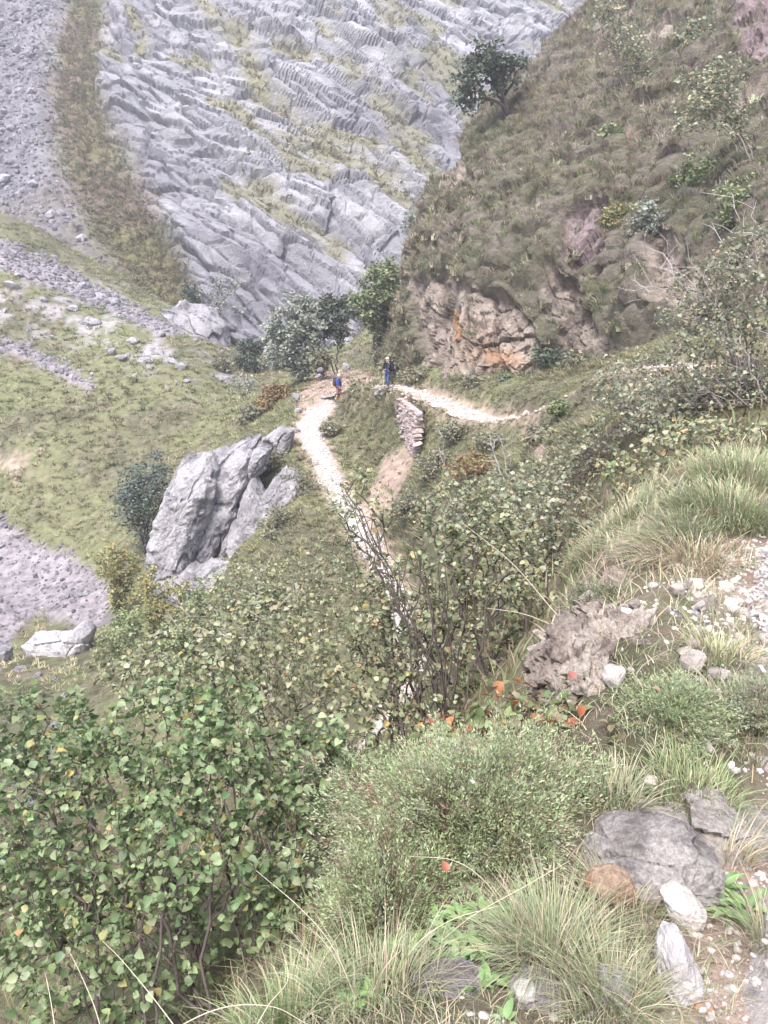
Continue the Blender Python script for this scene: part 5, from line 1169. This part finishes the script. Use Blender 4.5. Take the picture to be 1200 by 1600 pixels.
for k, (pts, lab) in enumerate([([(800,1440,1.85),(760,1380,1.87),(710,1345,1.9),(640,1338,1.95)], 'long arching dry stalk across the front of the heath bush'),
    ([(690,1470,1.75),(740,1430,1.77),(820,1385,1.8),(890,1345,1.82)], 'dry stalk slanting right towards the orange stone'),
    ([(845,1440,1.85),(838,1370,1.86),(830,1335,1.87),(828,1310,1.87)], 'upright pale stalk before the heath bush'),
    ([(630,1560,1.6),(640,1490,1.62),(700,1440,1.65),(780,1415,1.68)], 'thin dry stalk bending over the green herbs'),
    ([(300,1640,1.5),(240,1560,1.6),(190,1500,1.7),(160,1470,1.75)], 'pale stalk leaning left before the hazel'),
    ([(170,1660,1.5),(150,1580,1.6),(125,1520,1.7),(110,1490,1.75)], 'pale upright stalk at the lower left'),
    ([(90,1660,1.5),(85,1600,1.6),(75,1540,1.7),(70,1520,1.72)], 'short brown topped stalk in the lower left corner'),
    ([(380,1640,1.45),(420,1570,1.5),(450,1530,1.55),(440,1480,1.6)], 'dry stalk rising from the tall green grass'),
    ([(200,1650,1.45),(330,1580,1.5),(420,1572,1.5),(480,1600,1.48)], 'flat dry stalk arching along the bottom left'),
    ([(560,1570,1.6),(520,1480,1.65),(470,1420,1.7),(400,1360,1.8)], 'long thin stalk reaching up over the hazel leaves'),
    ([(940,1030,3.3),(870,960,3.4),(800,880,3.6),(720,815,3.8)], 'long straw crossing the hazel from the outcrop'),
    ([(930,1010,3.3),(880,985,3.35),(820,960,3.4),(760,950,3.5)], 'short straw beside the outcrop hollow')]):
    stalk(k, [at(*p) for p in pts], .0019 if pts[0][2] < 3 else .003, lab)
def dropped(x, y, Y, size, col, label, rot):
    tV, tF = leaf_template(5, .3, .4, .1); R = np.array(Matrix.Rotation(rot, 3, 'Z') @ Matrix.Rotation(.9, 3, 'X')); p = at(x, y, Y)
    obj('fallen_leaf', (tV * size) @ R.T, tF, M['leaf'], np.broadcast_to(np.array(col), (len(tV), 3)), True, label=label, cat='leaf', loc=p)
dropped(698,1362,1.84,.028,(.30,.10,.06),'red dead leaf caught in the heath bush',.4)
dropped(1030,1082,2.5,.03,(.34,.22,.16),'brown leaf on the low green cushion',1.2)
dropped(998,1135,2.45,.035,(.34,.18,.08),'curled orange leaf at the bramble edge',2.2)
dropped(895,1062,2.78,.04,(.27,.10,.08),'red leaf hanging before the outcrop hollow',.2)
dropped(740,1225,1.9,.014,(.45,.42,.42),'small pale leaf on top of the heath bush',.9)
dropped(935,1180,2.35,.04,(.42,.29,.26),'pinkish leaf of the bramble above the ledge',2.6)

# ------------------------------------------------------------------ the two hikers
def skin(nodes, edges, root=0, sub=1):
    me = bpy.data.meshes.new('tmp'); me.from_pydata([n[0] for n in nodes], edges, []); o = bpy.data.objects.new('tmp', me); COL.objects.link(o)
    md = o.modifiers.new('s', 'SKIN'); md.use_smooth_shade = True
    if not me.skin_vertices: 
        bm = bmesh.new(); bm.from_mesh(me); bm.verts.layers.skin.verify(); bm.to_mesh(me); bm.free()
    for i, n in enumerate(nodes):
        r = n[1]; me.skin_vertices[0].data[i].radius = (r, r) if np.isscalar(r) else r; me.skin_vertices[0].data[i].use_root = (i == root)
    ss = o.modifiers.new('u', 'SUBSURF'); ss.levels = sub; ss.render_levels = sub
    dg = bpy.context.evaluated_depsgraph_get(); out = bpy.data.meshes.new_from_object(o.evaluated_get(dg)); bpy.data.objects.remove(o); bpy.data.meshes.remove(me)
    return out
def dress(me, name, mat, col, parent):
    n = len(me.vertices); a = me.attributes.new('col', 'FLOAT_COLOR', 'POINT'); a.data.foreach_set('color', np.tile(np.array([*col, 1], np.float32), n)); me.name = name
    me.materials.clear(); me.materials.append(mat)
    me.polygons.foreach_set('use_smooth', np.ones(len(me.polygons), bool)); return link(name, me, parent=parent)
def superell(c, r, e=.45, n=(14, 20)):
    th = np.linspace(-math.pi/2, math.pi/2, n[0]); ph = np.linspace(0, 2*math.pi, n[1], endpoint=False)
    pw = lambda v: np.sign(v) * np.abs(v) ** e
    V = np.stack([np.outer(pw(np.cos(th)), pw(np.cos(ph))) * r[0] + c[0], np.outer(pw(np.cos(th)), pw(np.sin(ph))) * r[1] + c[1], np.outer(pw(np.sin(th)), np.ones(n[1])) * r[2] + c[2]], -1).reshape(-1, 3)
    i = np.arange(n[0]-1)[:, None]*n[1]; j = np.arange(n[1])[None]; k = (j+1) % n[1]
    return V, np.stack([i+j, i+k, i+n[1]+k, i+n[1]+j], -1).reshape(-1, 4)
def hiker(base, yaw, H, cols, label, arms, stride, packlab, packcol):
    """faces +X before turning by yaw"""
    k = H / 1.72; root = link('person', None, label=label, cat='person', loc=base); root.rotation_euler = (0, 0, yaw)
    S = lambda *p: tuple(k * v for v in p); hl, hr = stride
    J = {'pel': (0,0,.93), 'sp': (.01,0,1.13), 'ch': (.02,0,1.34), 'nk': (.03,0,1.49), 'jaw': (.05,0,1.555), 'hd': (.045,0,1.63), 'top': (.03,0,1.69)}
    leg = {}
    for sd_, st in ((1, hl), (-1, hr)):
        leg[sd_] = [(0, .09*sd_, .88), (.05 + st*.45, .105*sd_, .49), (st - .03, .11*sd_, .09), (st + .13, .12*sd_, .035)]
    def hand(w, d, sd_):
        w = np.array(w); d = np.array(d) / np.linalg.norm(d); out = []
        side_ = np.cross(d, [0, sd_, 0]); side_ /= np.linalg.norm(side_) + 1e-9
        palm = w + d * .05
        fing = [(palm + side_ * o + d * .02, palm + side_ * o * 1.2 + d * (.02 + l) + np.array([.0, -.012 * sd_, -.01])) for o, l in ((-.026,.055),(-.009,.07),(.009,.066),(.026,.05))]
        thumb = (w + d * .02 + side_ * .03, w + d * .05 + side_ * .055)
        return palm, fing, thumb
    nodes = [(S(*J['pel']), .12*k), (S(*J['sp']), .115*k), (S(*J['ch']), .13*k), (S(*J['nk']), .052*k), (S(*J['jaw']), (.062*k, .062*k)), (S(*J['hd']), (.08*k, .09*k)), (S(*J['top']), .05*k), (S(.135,0,1.605), .014*k)]
    edges = [(0,1),(1,2),(2,3),(3,4),(4,5),(5,6),(5,7)]
    for sd_ in (1, -1):
        b0 = len(nodes); L = leg[sd_]; nodes += [(S(*L[0]), .085*k), (S(*L[1]), .055*k), (S(*L[2]), .038*k), (S(*L[3]), .03*k)]; edges += [(0,b0),(b0,b0+1),(b0+1,b0+2),(b0+2,b0+3)]
        sh, el, wr = (0, .17*sd_, 1.40), arms[sd_][0], arms[sd_][1]
        b1 = len(nodes); nodes += [(S(*sh), .06*k), (S(*el), .042*k), (S(*wr), .028*k)]; edges += [(2,b1),(b1,b1+1),(b1+1,b1+2)]
        pm_, fg, th_ = hand(wr, np.array(wr) - np.array(el), sd_); b2 = len(nodes); nodes.append((S(*pm_), (.022*k, .034*k))); edges.append((b1+2, b2))
        for a_, c_ in fg + [th_]:
            b3 = len(nodes); nodes += [(S(*a_), .0095*k), (S(*c_), .008*k)]; edges += [(b2, b3), (b3, b3+1)]
    dress(skin(nodes, edges), 'body', M['skin'], cols['skin'], root)
    jn = [(S(*J['pel'][:2], .86), .155*k), (S(*J['sp']), .15*k), (S(*J['ch']), .165*k), (S(.03,0,1.46), .08*k)]; je = [(0,1),(1,2),(2,3)]
    for sd_ in (1, -1):
        sh, el, wr = np.array((0, .18*sd_, 1.40)), np.array(arms[sd_][0]), np.array(arms[sd_][1]); b1 = len(jn); jn += [(S(*sh), .078*k), (S(*el), .06*k), (S(*(wr*.92 + el*.08)), .045*k)]; je += [(2,b1),(b1,b1+1),(b1+1,b1+2)]
    dress(skin(jn, je, 1), 'jacket', M['cloth'], cols['jacket'], root)
    tn = [(S(0,0,.95), .14*k)]; te = []
    for sd_ in (1, -1):
        L = leg[sd_]; b0 = len(tn); lo = np.array(L[2]) + (0, 0, .03) if cols.get('long') else np.array(L[1]) * .75 + np.array(L[2]) * .25
        tn += [(S(*L[0]), .105*k), (S(*L[1]), .08*k), (S(*lo), .066*k)]; te += [(0,b0),(b0,b0+1),(b0+1,b0+2)]
        dress(skin([(S(*(np.array(L[2]) + (0,0,.06))), .05*k), (S(*(np.array(L[2]) - (0,0,.03))), .052*k), (S(*L[3]), .042*k)], [(0,1),(1,2)]), 'boot', M['cloth'], cols['boot'], root)
    dress(skin(tn, te), 'trousers', M['cloth'], cols['trousers'], root)
    V, F = superell(S(.03, 0, 1.665), S(.105, .092, .07), .9); hat = obj('cap', V, F, M['cloth'], np.broadcast_to(np.array(cols['cap']), (len(V), 3)), True, parent=root)
    V, F = superell(S(.13, 0, 1.645), S(.06, .07, .009), .8, (8, 14)); obj('peak', V, F, M['cloth'], np.broadcast_to(np.array(cols['cap']), (len(V), 3)), True, parent=hat)
    # the rucksack is a thing of its own
    pk = link('backpack', None, label=packlab, cat='backpack', loc=base); pk.rotation_euler = (0, 0, yaw)
    def pp_(nm, c, r, cl, e=.5):
        V, F = superell(S(*c), S(*r), e); obj(nm, V, F, M['cloth'], np.broadcast_to(np.array(cl), (len(V), 3)), True, parent=pk)
    pc = np.array(packcol)
    pp_('main_bag', (-.235, 0, 1.2), (.095, .145, .25), pc); pp_('lid', (-.225, 0, 1.45), (.10, .14, .05), pc * .8, .6); pp_('pocket', (-.33, 0, 1.12), (.035, .10, .13), pc * 1.25)
    for sd_ in (1, -1):
        P = crom(np.array([S(-.15, .09*sd_, 1.44), S(.02, .115*sd_, 1.525), S(.175, .11*sd_, 1.38), S(.16, .12*sd_, 1.18), S(-.1, .15*sd_, 1.05)]), 16); V, F = tube(P, np.full(16, .018*k), 5)
        obj('strap', V, F, M['cloth'], np.broadcast_to(pc * .7, (len(V), 3)), True, parent=pk)
    return root
def sight(px, py, y0, y1):
    Ys = np.arange(y0, y1, .1); P = at(px, py, Ys); hit = np.nonzero(P[:, 2] <= ground(P[:, 0], P[:, 1]) + .08)[0]
    p = P[hit[0] if len(hit) else -1].copy(); p[2] = float(ground(p[0], p[1])) + .05; return p
pL = sight(529, 627, 44, 58); pR = sight(606, 607, 42, 50)
hiker(pL, math.radians(-25), 1.74, dict(skin=(.45,.29,.22), jacket=(.035,.06,.27), trousers=(.22,.12,.11), cap=(.62,.58,.54), boot=(.07,.05,.04), long=False),
      'hiker in a bright blue jacket and pale cap walking on the bend', {1: ((.02,.25,1.14), (.14,.23,.93)), -1: ((.04,-.25,1.14), (.18,-.24,.95))}, (.16, -.14), 'dark backpack on the hiker in the bright blue jacket', (.05,.04,.045))
hiker(pR, math.radians(-150), 1.74, dict(skin=(.48,.31,.24), jacket=(.028,.034,.065), trousers=(.05,.075,.17), cap=(.55,.47,.42), boot=(.05,.04,.04), long=True),
      'hiker in navy jacket and blue trousers standing above the wall', {1: ((.08,.24,1.15), (.27,.17,1.08)), -1: ((.02,-.25,1.13), (.16,-.22,.95))}, (.06, -.05), 'black backpack on the hiker in the navy jacket', (.02,.02,.024))
R_ = np.array(Matrix.Rotation(math.radians(-150), 3, 'Z')); hnd = R_ @ np.array([.33, .16, 1.07]); tipp = R_ @ np.array([.42, .20, .0])
wp_ = link('walking_pole', None, label='slim walking pole held by the hiker in the navy jacket', cat='pole', loc=pR)
for nm, a_, b_, r_, c_ in (('shaft', 0.03, 1.0, .012, (.45,.45,.48)), ('grip', -.09, .05, .019, (.05,.05,.05)), ('tip', .95, 1.03, .015, (.1,.1,.1))):
    P = np.linspace(hnd + (tipp - hnd) * a_, hnd + (tipp - hnd) * b_, 4); V, F = tube(P, np.full(4, r_), 6); obj(nm, V, F, M['cloth'], np.broadcast_to(np.array(c_), (len(V), 3)), True, parent=wp_)

# ------------------------------------------------------------------ the air of the gorge
hx0, hx1, hy0, hy1, hz0, hz1 = -330., 330., -60., 300., -40., 170.
hv_ = np.array([(x, y, z) for x in (hx0, hx1) for y in (hy0, hy1) for z in (hz0, hz1)])
hf_ = np.array([(0,1,3,2),(4,6,7,5),(0,4,5,1),(2,3,7,6),(0,2,6,4),(1,5,7,3)])
hm = bpy.data.materials.new('haze'); hm.use_nodes = True; hn_ = hm.node_tree.nodes; hn_.remove(hn_['Principled BSDF'])
pv = hn_.new('ShaderNodeVolumePrincipled'); pv.inputs['Color'].default_value = (.93, .92, 1.0, 1); pv.inputs['Density'].default_value = .0010; pv.inputs['Anisotropy'].default_value = .2
hm.node_tree.links.new(pv.outputs[0], hn_['Material Output'].inputs['Volume'])
obj('haze', hv_, hf_, hm, kind='stuff', label='thin pale haze in the gorge')
